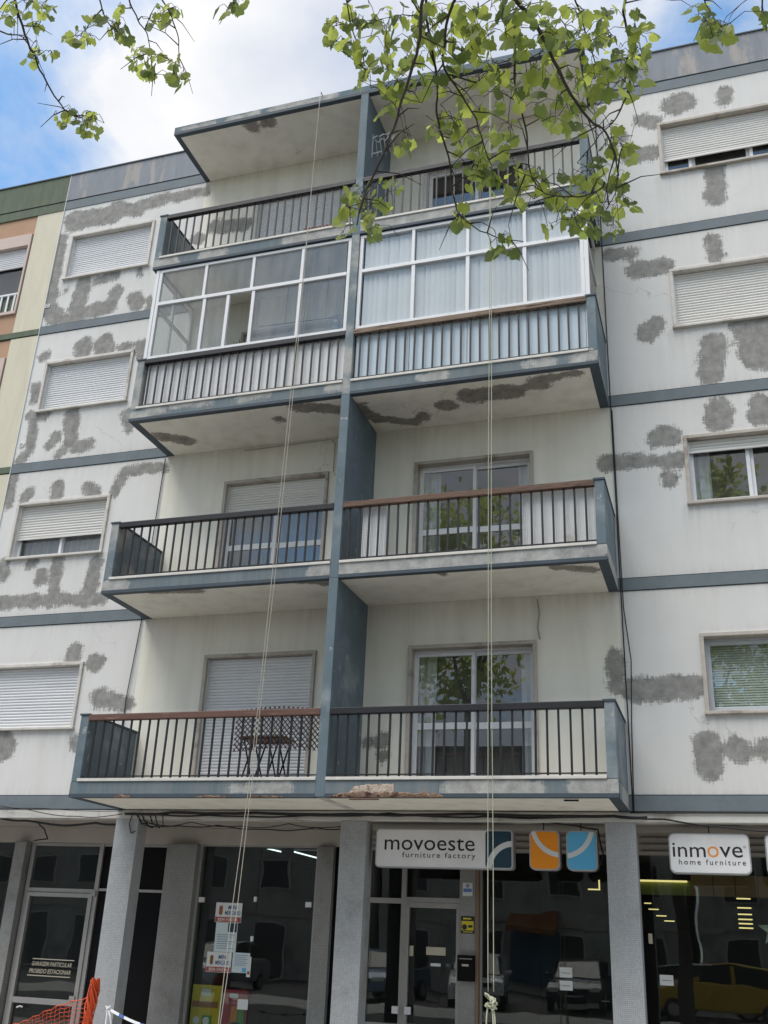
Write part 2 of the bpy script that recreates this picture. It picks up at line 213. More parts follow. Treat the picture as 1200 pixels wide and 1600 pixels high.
def glass(name, tint, f0=0.04, rough=0.0, dust_haze=0.0):
    m = bpy.data.materials.new(name); m.use_nodes = True; n = m.node_tree.nodes; l = m.node_tree.links; n.clear()
    out = n.new('ShaderNodeOutputMaterial'); mx = n.new('ShaderNodeMixShader'); t = n.new('ShaderNodeBsdfTransparent'); g = n.new('ShaderNodeBsdfGlossy'); f = n.new('ShaderNodeLayerWeight'); f.inputs['Blend'].default_value = 0.5
    t.inputs[0].default_value = (*tint, 1); g.inputs['Roughness'].default_value = rough
    ge = n.new('ShaderNodeNewGeometry'); no = n.new('ShaderNodeTexNoise'); no.inputs['Scale'].default_value = 1.3; no.inputs['Detail'].default_value = 1; l.new(ge.outputs['Position'], no.inputs['Vector'])
    b = n.new('ShaderNodeBump'); b.inputs['Strength'].default_value = 0.05; b.inputs['Distance'].default_value = 0.05; l.new(no.outputs['Fac'], b.inputs['Height']); l.new(b.outputs[0], g.inputs['Normal'])
    pw = n.new('ShaderNodeMath'); pw.operation = 'POWER'; pw.inputs[1].default_value = 5; l.new(f.outputs['Facing'], pw.inputs[0])
    ad = n.new('ShaderNodeMath'); ad.operation = 'MULTIPLY_ADD'; ad.use_clamp = True; ad.inputs[1].default_value = 1-f0; ad.inputs[2].default_value = f0; l.new(pw.outputs[0], ad.inputs[0])
    l.new(ad.outputs[0], mx.inputs[0]); l.new(t.outputs[0], mx.inputs[1]); l.new(g.outputs[0], mx.inputs[2]); last = mx.outputs[0]; M[name] = m
    if dust_haze:                                 # dusty pale haze mixed in, streaked, to mute the panes' blue reflections
        mp = n.new('ShaderNodeMapping'); mp.inputs['Scale'].default_value = (9, 9, 1.2); l.new(ge.outputs['Position'], mp.inputs[0]); dn = n.new('ShaderNodeTexNoise'); dn.inputs['Scale'].default_value = 1.0; dn.inputs['Detail'].default_value = 6; l.new(mp.outputs[0], dn.inputs['Vector'])
        dr = n.new('ShaderNodeMapRange'); l.new(dn.outputs['Fac'], dr.inputs[0]); dr.inputs[1].default_value = 0.3; dr.inputs[2].default_value = 0.7; dr.inputs[3].default_value = dust_haze*0.5; dr.inputs[4].default_value = dust_haze*1.5
        df = n.new('ShaderNodeBsdfDiffuse'); df.inputs[0].default_value = (0.62, 0.61, 0.58, 1); m2 = n.new('ShaderNodeMixShader'); l.new(dr.outputs[0], m2.inputs[0]); l.new(last, m2.inputs[1]); l.new(df.outputs[0], m2.inputs[2]); last = m2.outputs[0]
    l.new(last, out.inputs[0])
glass('glass', (0.90, 0.92, 0.92), 0.08, dust_haze=0.02); glass('glass_hazy', (0.92, 0.93, 0.93), 0.05, dust_haze=0.10); glass('glass_shop', (0.84, 0.89, 0.87), 0.055, dust_haze=0.006); glass('glass_clear', (0.96, 0.97, 0.97), 0.035)
def emit(name, col, s):
    m = bpy.data.materials.new(name); m.use_nodes = True; n = m.node_tree.nodes; n.clear(); o = n.new('ShaderNodeOutputMaterial'); e = n.new('ShaderNodeEmission'); e.inputs[0].default_value = (*col, 1); e.inputs[1].default_value = s
    m.node_tree.links.new(e.outputs[0], o.inputs[0]); M[name] = m
emit('tube_light', (0.85, 0.97, 1.0), 1.6); emit('strip_warm', (1.0, 0.80, 0.32), 0.9); emit('lamp_amber', (1.0, 0.55, 0.2), 2.0)
def leafmat(name, top, under, trans):
    m = bpy.data.materials.new(name); m.use_nodes = True; n = m.node_tree.nodes; l = m.node_tree.links; n.clear()
    out = n.new('ShaderNodeOutputMaterial'); mx = n.new('ShaderNodeMixShader'); d = n.new('ShaderNodeBsdfPrincipled'); t = n.new('ShaderNodeBsdfTranslucent'); ge = n.new('ShaderNodeNewGeometry')
    d.inputs['Roughness'].default_value = 0.55; d.inputs['Specular IOR Level'].default_value = 0.3
    oi = n.new('ShaderNodeObjectInfo'); no = n.new('ShaderNodeTexNoise'); no.inputs['Scale'].default_value = 9; l.new(ge.outputs['Position'], no.inputs['Vector'])
    hv = n.new('ShaderNodeHueSaturation'); mr = n.new('ShaderNodeMapRange'); l.new(no.outputs['Fac'], mr.inputs[0]); mr.inputs[1].default_value = 0.3; mr.inputs[2].default_value = 0.7; mr.inputs[3].default_value = 0.6; mr.inputs[4].default_value = 1.5; l.new(mr.outputs[0], hv.inputs['Value'])
    mc = n.new('ShaderNodeMixRGB'); l.new(ge.outputs['Backfacing'], mc.inputs[0]); mc.inputs[1].default_value = (*top, 1); mc.inputs[2].default_value = (*under, 1); l.new(mc.outputs[0], hv.inputs['Color'])
    l.new(hv.outputs[0], d.inputs['Base Color']); t.inputs[0].default_value = (*trans, 1); mx.inputs[0].default_value = 0.55
    l.new(d.outputs[0], mx.inputs[1]); l.new(t.outputs[0], mx.inputs[2]); l.new(mx.outputs[0], out.inputs[0]); M[name] = m
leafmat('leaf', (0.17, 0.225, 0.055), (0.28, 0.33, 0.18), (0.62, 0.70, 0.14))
leafmat('leaf_grey_green', (0.06, 0.09, 0.035), (0.14, 0.17, 0.11), (0.30, 0.38, 0.10))  # duller grey-green leaf tone, scattered among the brighter leaves
leafmat('leaf_dark', (0.05, 0.085, 0.022), (0.09, 0.12, 0.06), (0.13, 0.19, 0.035))
# ------------------------------------------------------------------ helpers
col = scene.collection
def link(o, parent=None):
    col.objects.link(o)
    if parent is not None: o.parent = parent
    return o
def tag(o, label=None, cat=None, group=None, kind=None):
    for k, v in (('label', label), ('category', cat), ('group', group), ('kind', kind)):
        if v: o[k] = v
    return o
def thing(name, label, cat, loc=(0, 0, 0), group=None):
    o = bpy.data.objects.new(name, None); o.empty_display_size = 0.2; o.location = (loc[0], loc[1], loc[2]); link(o)
    return tag(o, label, cat, group)
class MB:
    """collects boxes, tubes and sheets given in building coordinates (z = 0 at the first-floor slab underside)"""
    def __init__(s): s.v = []; s.f = []; s.at = None; s.lo = Vector((0, 0, 0))
    def add(s, vs, fs):
        o = len(s.v); s.v += [tuple(v) for v in vs]; s.f += [tuple(i+o for i in f) for f in fs]; return s
    def box(s, x0, x1, y0, y1, z0, z1):
        return s.add([(x0, y0, z0), (x1, y0, z0), (x1, y1, z0), (x0, y1, z0), (x0, y0, z1), (x1, y0, z1), (x1, y1, z1), (x0, y1, z1)],
                     [(0, 3, 2, 1), (4, 5, 6, 7), (0, 1, 5, 4), (1, 2, 6, 5), (2, 3, 7, 6), (3, 0, 4, 7)])
    def quad(s, a, b, c, d): return s.add([a, b, c, d], [(0, 1, 2, 3)])
    def tube(s, pts, r, n=6, r2=None, cap=True):
        pts = [Vector(p) for p in pts]; k = len(pts); vs = []; fs = []
        ref = Vector((0.31, 0.17, 0.93))
        for i, p in enumerate(pts):
            t = (pts[min(i+1, k-1)] - pts[max(i-1, 0)]).normalized()
            a = t.cross(ref)
            if a.length < 0.05: a = t.cross(Vector((1, 0, 0)))
            a.normalize(); b = t.cross(a)
            rr = r if r2 is None else r + (r2-r)*i/(k-1)
            for j in range(n):
                g = 2*math.pi*j/n; vs.append(p + a*(rr*math.cos(g)) + b*(rr*math.sin(g)))
        for i in range(k-1):
            for j in range(n): fs.append((i*n+j, i*n+(j+1) % n, (i+1)*n+(j+1) % n, (i+1)*n+j))
        if cap: fs.append(tuple(range(n))[::-1]); fs.append(tuple(range((k-1)*n, k*n)))
        return s.add(vs, fs)
    def build(s, name, m, parent=None, smooth=False, bevel=0.0, raw=False, loc=None):
        me = bpy.data.meshes.new(name)
        off = Vector(loc) if loc else Vector((0, 0, 0))
        g = 0 if raw else G
        me.from_pydata([(x-off.x, y-off.y, z+g-off.z) for x, y, z in s.v], [], s.f); me.materials.append(M[m] if isinstance(m, str) else m)
        if smooth: me.polygons.foreach_set('use_smooth', [True]*len(me.polygons))
        me.update()
        o = bpy.data.objects.new(name, me); o.location = off
        if parent is not None: off2 = parent.matrix_basis.translation; o.location = off - world_loc(parent)
        link(o, parent)
        if bevel:
            b = o.modifiers.new('bevel', 'BEVEL'); b.width = bevel; b.segments = 2; b.limit_method = 'ANGLE'
        return o
def world_loc(o):
    t = Vector(o.location)
    while o.parent: o = o.parent; t += Vector(o.location)
    return t
def dup(src, parent, wl):
    c = src.copy(); link(c, parent); c.location = Vector(wl) - (world_loc(parent) if parent else Vector((0, 0, 0))); return c
def seg_sdf(px, pz, strokes):
    d = 1.0
    for x0, z0, x1, z1, r in strokes:
        if px < min(x0, x1)-r-0.4 or px > max(x0, x1)+r+0.4 or pz < min(z0, z1)-r-0.4 or pz > max(z0, z1)+r+0.4: continue
        dx, dz = x1-x0, z1-z0; L = dx*dx+dz*dz
        t = 0 if L < 1e-9 else max(0, min(1, ((px-x0)*dx+(pz-z0)*dz)/L))
        d = min(d, math.hypot(px-x0-t*dx, pz-z0-t*dz)-r)
    return d
def divs(a, b, marks, step):
    ms = sorted({round(a, 4), round(b, 4)} | {round(m, 4) for m in marks if a < m < b}); out = []
    for p, q in zip(ms, ms[1:]):
        k = max(1, math.ceil((q-p)/step)); out += [p+(q-p)*i/k for i in range(k)]
    return out+[ms[-1]]
def wall_sheet(name, m, parent, x0, x1, z0, z1, holes, strokes, yf=0.0, depth=0.22, step=0.06):
    """front sheet with real openings and reveals, carrying the repair-distance attribute"""
    xs = divs(x0, x1, [h for H in holes for h in H[:2]], step); zs = divs(z0, z1, [h for H in holes for h in H[2:]], step)
    nx = len(xs); vs = [(x, yf, z+G) for z in zs for x in xs]; fs = []
    inside = lambda x, z: any(a < x < b and c < z < d for a, b, c, d in holes)
    for j in range(len(zs)-1):
        for i in range(nx-1):
            if not inside((xs[i]+xs[i+1])/2, (zs[j]+zs[j+1])/2): fs.append((j*nx+i, j*nx+i+1, (j+1)*nx+i+1, (j+1)*nx+i))
    at_ = [seg_sdf(x, z, strokes) for z in zs for x in xs]
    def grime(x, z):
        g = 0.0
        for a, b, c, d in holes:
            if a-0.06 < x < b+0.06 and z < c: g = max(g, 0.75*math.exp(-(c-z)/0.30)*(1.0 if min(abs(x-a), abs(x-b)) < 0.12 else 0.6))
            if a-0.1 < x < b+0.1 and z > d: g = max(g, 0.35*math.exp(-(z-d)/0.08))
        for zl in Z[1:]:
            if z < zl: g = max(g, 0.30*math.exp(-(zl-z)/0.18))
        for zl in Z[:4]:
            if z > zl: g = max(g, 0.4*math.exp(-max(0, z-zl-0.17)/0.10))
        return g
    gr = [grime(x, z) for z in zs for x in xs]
    for a, b, c, d in holes:
        a, b, c, d = max(a, x0), min(b, x1), max(c, z0), min(d, z1); o = len(vs)
        for y in (yf, yf+depth): vs += [(a, y, c+G), (b, y, c+G), (b, y, d+G), (a, y, d+G)]
        at_ += [1.0]*8
        for k in range(4): fs.append((o+k, o+(k+1) % 4, o+4+(k+1) % 4, o+4+k))
    # back and outer rim, so that the wall has its thickness
    o = len(vs); vs += [(x0, yf, z0+G), (x1, yf, z0+G), (x1, yf, z1+G), (x0, yf, z1+G), (x0, yf+depth, z0+G), (x1, yf+depth, z0+G), (x1, yf+depth, z1+G), (x0, yf+depth, z1+G)]; at_ += [1.0]*8
    for k in range(4): fs.append((o+k, o+4+k, o+4+(k+1) % 4, o+(k+1) % 4))
    me = bpy.data.meshes.new(name); me.from_pydata(vs, [], fs); me.materials.append(M[m]); a = me.attributes.new('patch', 'FLOAT', 'POINT'); a.data.foreach_set('value', at_); gr += [0.15]*(len(vs)-len(gr)); a = me.attributes.new('grime', 'FLOAT', 'POINT'); a.data.foreach_set('value', gr); me.update()
    return link(bpy.data.objects.new(name, me), parent)
def soffit_sheet(name, m, parent, x0, x1, y0, y1, z, strokes, step=0.06):
    xs = divs(x0, x1, [], step); ys = divs(y0, y1, [], step); nx = len(xs)
    me = bpy.data.meshes.new(name); me.from_pydata([(x, y, z+G) for y in ys for x in xs], [], [(j*nx+i, (j+1)*nx+i, (j+1)*nx+i+1, j*nx+i+1) for j in range(len(ys)-1) for i in range(nx-1)])
    me.materials.append(M[m]); a = me.attributes.new('patch', 'FLOAT', 'POINT'); a.data.foreach_set('value', [seg_sdf(x, y, strokes) for y in ys for x in xs]); me.update()
    return link(bpy.data.objects.new(name, me), parent)
def text(body, m, parent, x0, x1, z0, z1, y, name='lettering', offset=0.0, shear=0.0, depth=0.002, space=1.0, split=False):
    """the words as thin raised letters, fitted to a rectangle on a plane facing the street"""
    cu = bpy.data.curves.new('t', 'FONT'); cu.body = body; cu.size = 1; cu.offset = offset; cu.shear = shear; cu.extrude = 0.0; cu.resolution_u = 3; cu.space_character = space
    to = bpy.data.objects.new('t', cu); col.objects.link(to); dg = bpy.context.evaluated_depsgraph_get(); dg.update()
    me = bpy.data.meshes.new_from_object(to.evaluated_get(dg)); bpy.data.objects.remove(to); bpy.data.curves.remove(cu)
    xs = [v.co.x for v in me.vertices]; ys = [v.co.y for v in me.vertices]; a, b, c, d = min(xs), max(xs), min(ys), max(ys)
    for v in me.vertices: v.co = ((v.co.x-a)/(b-a)*(x1-x0)+x0, y, (v.co.y-c)/(d-c)*(z1-z0)+z0+G)
    me.materials.clear(); me.materials.append(M[m]); me.name = name; me.update()
    if split:                                # each letter a piece of its own
        bm = bmesh.new(); bm.from_mesh(me); left = set(bm.verts); 
        while left:
            st_ = [left.pop()]; isl = set(st_)
            while st_:
                for e in st_.pop().link_edges:
                    for v in e.verts:
                        if v in left: left.discard(v); isl.add(v); st_.append(v)
            ids = {v: i for i, v in enumerate(isl)}; fs = [tuple(ids[v] for v in f.verts) for f in bm.faces if f.verts[0] in isl]
            m2 = bpy.data.meshes.new('letter'); m2.from_pydata([v.co[:] for v in ids], [], fs); m2.materials.append(M[m]); o = bpy.data.objects.new('letter', m2); link(o, parent); o.location = -world_loc(parent)
        bm.free(); return
    o = bpy.data.objects.new(name, me); link(o, parent); o['kind'] = 'stuff'
    if parent is not None: o.location = -world_loc(parent)
    return o
def rounded(mb, x0, x1, z0, z1, y0, y1, r, n=6):
    pts = []
    for cx_, cz_, a0 in ((x1-r, z1-r, 0), (x0+r, z1-r, 90), (x0+r, z0+r, 180), (x1-r, z0+r, 270)):
        for i in range(n+1):
            a = R(a0+90*i/n); pts.append((cx_+r*math.cos(a), cz_+r*math.sin(a)))
    k = len(pts); mb.add([(x, y0, z) for x, z in pts]+[(x, y1, z) for x, z in pts], [tuple(range(k))[::-1], tuple(range(k, 2*k))]+[(i, (i+1) % k, k+(i+1) % k, k+i) for i in range(k)])
    return mb
# ------------------------------------------------------------------ measured layout (building coordinates)
Z = [0.0, 2.85, 5.66, 8.515, 11.41]        # slab undersides: first to fourth floor, roof canopy
XA, XB, DL, DR, D = 0.0, 7.19, 3.52, 3.65, 1.248
SEAM, XR, TOP = -3.09, 13.5, 12.26
WALL = [(-2.84, 11.1, -1.91, 11.06, 0.19), (-1.93, 11.22, -1.41, 11.03, 0.13), (-1.42, 11.11, -0.82, 11.21, 0.12), (-0.82, 11.21, -0.03, 11.19, 0.1), (-2.87, 11.0, -2.68, 10.99, 0.11), (-3.02, 10.68, -2.99, 9.26, 0.11), (-3.03, 9.12, -2.84, 8.88, 0.16), (-2.33, 9.51, -2.35, 8.87, 0.15), (-2.35, 8.87, -1.68, 8.89, 0.13), (-1.68, 8.89, -1.57, 9.23, 0.11), (-2.06, 9.53, -1.66, 9.6, 0.08), (-2.61, 8.77, -2.26, 8.75, 0.1), (-1.16, 9.01, -1.07, 8.86, 0.13), (-0.84, 8.89, -0.81, 8.77, 0.07), (-1.14, 9.65, -1.12, 9.5, 0.04), (-2.88, 9.41, -2.88, 9.41, 0.05), (-2.7, 9.47, -2.7, 9.47, 0.05), (-2.08, 8.13, -2.06, 7.99, 0.15), (-1.65, 8.13, -1.58, 7.95, 0.17), (-1.18, 7.93, -1.16, 7.86, 0.12), (-0.84, 7.94, -0.82, 7.8, 0.11), (-2.88, 8.05, -2.88, 8.05, 0.1), (-2.92, 7.38, -2.89, 7.11, 0.09), (-2.93, 6.79, -2.62, 6.75, 0.09), (-2.84, 6.65, -2.79, 6.13, 0.08), (-2.81, 6.07, -2.97, 5.9, 0.07), (-2.06, 6.74, -1.95, 6.16, 0.12), (-1.89, 6.03, -1.58, 6.09, 0.09), (-2.29, 6.33, -2.39, 6.15, 0.08), (-2.07, 5.99, -2.19, 5.92, 0.07), (-0.91, 6.59, -0.85, 6.28, 0.09), (-0.79, 5.48, -0.06, 5.47, 0.08), (-0.83, 5.37, -0.91, 5.11, 0.09), (-2.63, 5.25, -2.67, 5.14, 0.08), (-2.04, 5.32, -2.06, 5.14, 0.1), (-1.44, 5.2, -1.28, 5.14, 0.1), (-3.04, 5.6, -3.02, 5.05, 0.07), (-1.8, 3.96, -1.75, 3.4, 0.09), (-2.07, 3.75, -2.08, 3.64, 0.09), (-2.29, 3.94, -2.29, 3.94, 0.09), (-2.82, 3.75, -2.82, 3.75, 0.11), (-2.83, 3.98, -2.83, 3.98, 0.08), (-1.05, 3.85, -1.08, 3.3, 0.11), (-2.78, 3.28, -0.83, 3.23, 0.09), (-1.17, 2.41, -1.19, 2.31, 0.11), (-0.76, 2.18, -0.76, 2.18, 0.12), (-0.61, 1.64, -0.14, 1.53, 0.11), (-0.6, 1.62, -0.59, 1.62, 0.14), (-0.89, 1.01, -0.89, 0.92, 0.08), (-2.26, 0.99, -2.14, 0.91, 0.17), (0.3, 10.3, 0.95, 10.24, 0.12), (-0.06, 10.09, 0.0, 10.07, 0.11), (8.44, 11.06, 8.64, 11.08, 0.16), (7.92, 10.89, 8.14, 10.8, 0.11), (7.6, 10.6, 7.6, 10.6, 0.11), (7.73, 10.17, 8.08, 10.15, 0.12), (9.25, 11.12, 9.25, 10.94, 0.1), (8.97, 9.66, 8.95, 9.06, 0.13), (7.35, 8.34, 7.63, 8.29, 0.1), (7.71, 7.97, 8.09, 7.97, 0.13), (8.84, 8.3, 8.86, 8.01, 0.09), (7.79, 6.83, 7.93, 6.94, 0.13), (8.68, 6.52, 8.64, 6.0, 0.15), (9.25, 6.7, 9.33, 6.26, 0.25), (8.68, 5.42, 8.67, 5.28, 0.17), (9.25, 5.45, 9.23, 5.25, 0.13), (7.86, 5.09, 8.04, 5.07, 0.13), (7.09, 4.75, 8.1, 4.71, 0.09), (7.95, 4.46, 7.95, 4.46, 0.11), (7.1, 1.96, 7.12, 1.54, 0.09), (7.28, 1.51, 8.03, 1.51, 0.13), (8.17, 0.82, 8.17, 0.55, 0.14), (8.5, 0.74, 8.5, 0.74, 0.14), (8.83, 0.74, 8.83, 0.74, 0.12), (3.73, 0.91, 3.73, 0.91, 0.07), (3.96, 0.89, 3.96, 0.89, 0.09), (3.97, 0.72, 3.97, 0.72, 0.06)]
SOFFIT_ = {2: [(0.27, -0.64, 0.57, -0.46, 0.13), (2.32, -0.77, 2.32, -0.77, 0.09), (2.81, -1.06, 3.33, -0.84, 0.12), (3.65, -0.86, 3.8, -0.42, 0.08), (3.8, -0.42, 4.34, -0.19, 0.07), (4.49, -0.36, 4.49, -0.36, 0.08), (4.92, -0.6, 4.92, -0.6, 0.13), (5.32, -0.79, 5.92, -0.76, 0.17), (6.31, -0.89, 6.31, -0.89, 0.13), (6.28, -0.98, 6.87, -1.07, 0.07)],
          1: [(0.76, -1.17, 1.49, -1.09, 0.06), (3.09, -1.2, 3.42, -1.08, 0.08), (6.54, -1.1, 6.95, -0.9, 0.08), (5.04, -1.13, 5.04, -1.13, 0.05)],
          4: [(1.41, -1.12, 1.44, -1.06, 0.1), (1.76, -1.1, 1.76, -1.1, 0.12)], 0: [], 3: []}
SOFFIT = {k: [(a, b, c, d, r*1.12) for a, b, c, d, r in v] for k, v in SOFFIT_.items()}
WALL = [(a, b, c, d, r*1.08+0.005) for a, b, c, d, r in WALL]
FASCIA = {(0, 0): [(2.41, 0.1, 3.11, 0.12, 0.08)], (0, 1): [(5.21, 0.1, 6.27, 0.09, 0.09), (6.75, 0.11, 7.18, 0.14, 0.11)], (1, 0): [(0.07, 2.92, 0.33, 2.95, 0.12), (3.29, 2.98, 3.61, 2.98, 0.08)], (1, 1): [(3.7, 2.96, 4.51, 2.94, 0.11), (4.73, 2.94, 5.67, 2.95, 0.11), (5.83, 2.95, 6.84, 2.97, 0.1), (7.04, 2.99, 7.16, 3.05, 0.1)], (2, 0): [(0.09, 5.74, 0.53, 5.8, 0.08), (0.75, 5.86, 1.4, 5.85, 0.06), (1.93, 5.86, 2.35, 5.86, 0.07), (3.37, 5.83, 3.62, 5.83, 0.1)], (2, 1): [(4.74, 5.77, 5.02, 5.77, 0.06), (6.2, 5.77, 6.55, 5.75, 0.06), (6.89, 5.77, 7.15, 5.83, 0.1)], (3, 0): [(0.07, 8.58, 0.37, 8.59, 0.11), (0.95, 8.61, 1.3, 8.6, 0.09), (2.44, 8.6, 3.41, 8.6, 0.1)], (3, 1): [(3.7, 8.62, 5.65, 8.60, 0.12), (5.65, 8.60, 6.4, 8.60, 0.12)], 4: [(0.22, 11.47, 0.72, 11.46, 0.07), (1.1, 11.44, 1.59, 11.46, 0.07), (1.95, 11.48, 3.0, 11.48, 0.08)]}
# ------------------------------------------------------------------ ground
def structure(name, mb, m): return tag(mb.build(name, m, raw=True), kind='structure')
structure('ground', MB().box(-400, 400, -400, 300, -0.5, -0.004), 'asphalt')
structure('pavement', MB().box(-60, 60, -3.4, 1.1, -0.3, 0.0), 'paving'); structure('kerb', MB().box(-60, 60, -3.6, -3.4, -0.3, 0.004), 'kerb')
structure('road', MB().box(-60, 60, -11.6, -3.6, -0.3, -0.12), 'asphalt')
structure('far_kerb', MB().box(-60, 60, -11.8, -11.6, -0.3, 0.004), 'kerb'); structure('far_pavement', MB().box(-60, 60, -16.4, -11.8, -0.3, 0.002), 'paving')
mk = MB()
for i in range(-8, 9): mk.box(i*5, i*5+2.2, -7.66, -7.54, -0.122, -0.114)
structure('road_marking', mk, 'road_paint')
# ------------------------------------------------------------------ the apartment building
B = thing('apartment_building', 'white and blue-grey apartment block with stacked balconies and grey cement repair patches', 'building')
lvl = lambda k: Z[k]
WINL = (-2.8, -0.97); WINR = (8.18, 10.0); DOORL = (1.12, 2.90); DOORR = (4.29, 6.08)
def win_z(k): return Z[k]+1.19, Z[k]+2.21
def door_z(k): return Z[k]+0.2, Z[k]+2.22
holesL = [(*WINL, *win_z(k)) for k in range(4)]
holesR = [(*WINR, *win_z(k)) for k in range(4)]+[(11.0, 12.6, *win_z(k)) for k in range(4)]
holesM = [(*dd, *door_z(k)) for k in range(4) for dd in (DOORL, DOORR)]
wall_sheet('wall', 'wall_white', B, SEAM, XA, 0.0, Z[4]-0.001, holesL, WALL)
wall_sheet('wall', 'wall_cream', B, XA, XB, 0.0, Z[4]-0.001, holesM, WALL)
wall_sheet('wall', 'wall_white', B, XB, XR, 0.0, Z[4]-0.001, holesR, WALL)
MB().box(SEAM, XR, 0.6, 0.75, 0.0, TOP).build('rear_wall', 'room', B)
MB().box(SEAM, XR, 0.0, 9.0, TOP-0.35, TOP-0.30).build('roof', 'ceiling_grey', B)
MB().box(XR-0.02, XR, 0.23, 9.0, -3.25, TOP).build('side_wall', 'wall_white', B)
# roof parapet with its recessed groove
for a, b in ((SEAM, XA), (XA, XB), (XB, XR)):
    MB().box(a, b, -0.012, 0.3, Z[4], 11.605).build('parapet_band', 'band', B)
    MB().box(a, b, -0.004, 0.3, 11.605, 11.63).build('parapet_groove', 'groove', B)
    MB().box(a, b, -0.02, 0.3, 11.63, TOP).build('parapet', 'parapet_grey', B)
    MB().box(a, b, -0.04, 0.34, TOP, TOP+0.025).build('coping', 'trim_dark', B)
# floor bands
for k in range(4):
    for a, b in ((SEAM, XA-0.002), (XB+0.002, XR)):
        MB().box(a, b, -0.014, 0.05, Z[k], Z[k]+0.165+(0.02 if k == 0 else 0)).build('floor_band', 'band', B)
        MB().box(a, b, -0.007, 0.05, Z[k]+0.165+(0.02 if k == 0 else 0), Z[k]+0.178+(0.02 if k == 0 else 0)).build('band_shadow_joint', 'groove', B)
        MB().box(a, b, -0.006, 0.05, Z[k]-0.012, Z[k]).build('band_shadow_joint', 'groove', B)
# ---------------------------------------------------------------- windows, shutters, doors
slat_cache = {}
def shutter_mesh(mb, x0, x1, z0, z1, y, h=0.046):
    k = max(1, round((z1-z0)/h)); h = (z1-z0)/k; y0_ = y
    for i in range(k):                      # each slat: convex curved face and a dark groove below
        a = z0+i*h; y = y0_+random.uniform(-0.0015, 0.0015); pr = [(0.000, 0.010), (0.10, 0.004), (0.35, -0.003), (0.65, -0.004), (0.86, 0.001), (0.90, 0.010), (1.0, 0.010)]
        for (p0, d0), (p1, d1) in zip(pr, pr[1:]): mb.quad((x0, y+d0, a+p0*h), (x1, y+d0, a+p0*h), (x1, y+d1, a+p1*h), (x0, y+d1, a+p1*h))
    mb.box(x0, x1, y0_+0.013, y0_+0.02, z0, z1)
    return mb
def surround(x0, x1, z0, z1, m='stone', w=0.05, sill=True, proud=0.035):
    mb = MB(); mb.box(x0-0.002, x0+w, -proud, 0.16, z0, z1-w).box(x1-w, x1+0.002, -proud, 0.16, z0, z1-w).box(x0-0.002, x1+0.002, -proud, 0.16, z1-w, z1+0.002)
    if sill: mb.box(x0-0.015, x1+0.015, -proud-0.02, 0.16, z0-0.028, z0+0.012)
    return mb
def sash(mb, x0, x1, z0, z1, y, w=0.045, mid=None, wm=0.09):
    mb.box(x0, x0+w, y, y+0.04, z0, z1).box(x1-w, x1, y, y+0.04, z0, z1).box(x0+w, x1-w, y, y+0.04, z0, z0+w).box(x0+w, x1-w, y, y+0.04, z1-w, z1)
    if mid: mb.box(x0+w, x1-w, y, y+0.04, mid-wm/2, mid+wm/2)
def curtain(parent, x0, x1, z0, z1, y, m='curtain', amp=0.025, per=0.11, name='curtain'):
    k = int((x1-x0)/0.018); mb = MB(); vs = []; ph = random.random()*6
    for i in range(k+1):
        x = x0+(x1-x0)*i/k; yy = y+amp*math.sin(x/per*6.283+ph)+0.5*amp*math.sin(x/per*2.9+ph*2); vs += [(x, yy, z0), (x, yy+0.006*math.sin(x*40), z1)]
    mb.add(vs, [(2*i, 2*i+2, 2*i+3, 2*i+1) for i in range(k)]); return mb.build(name, m, parent, smooth=True)
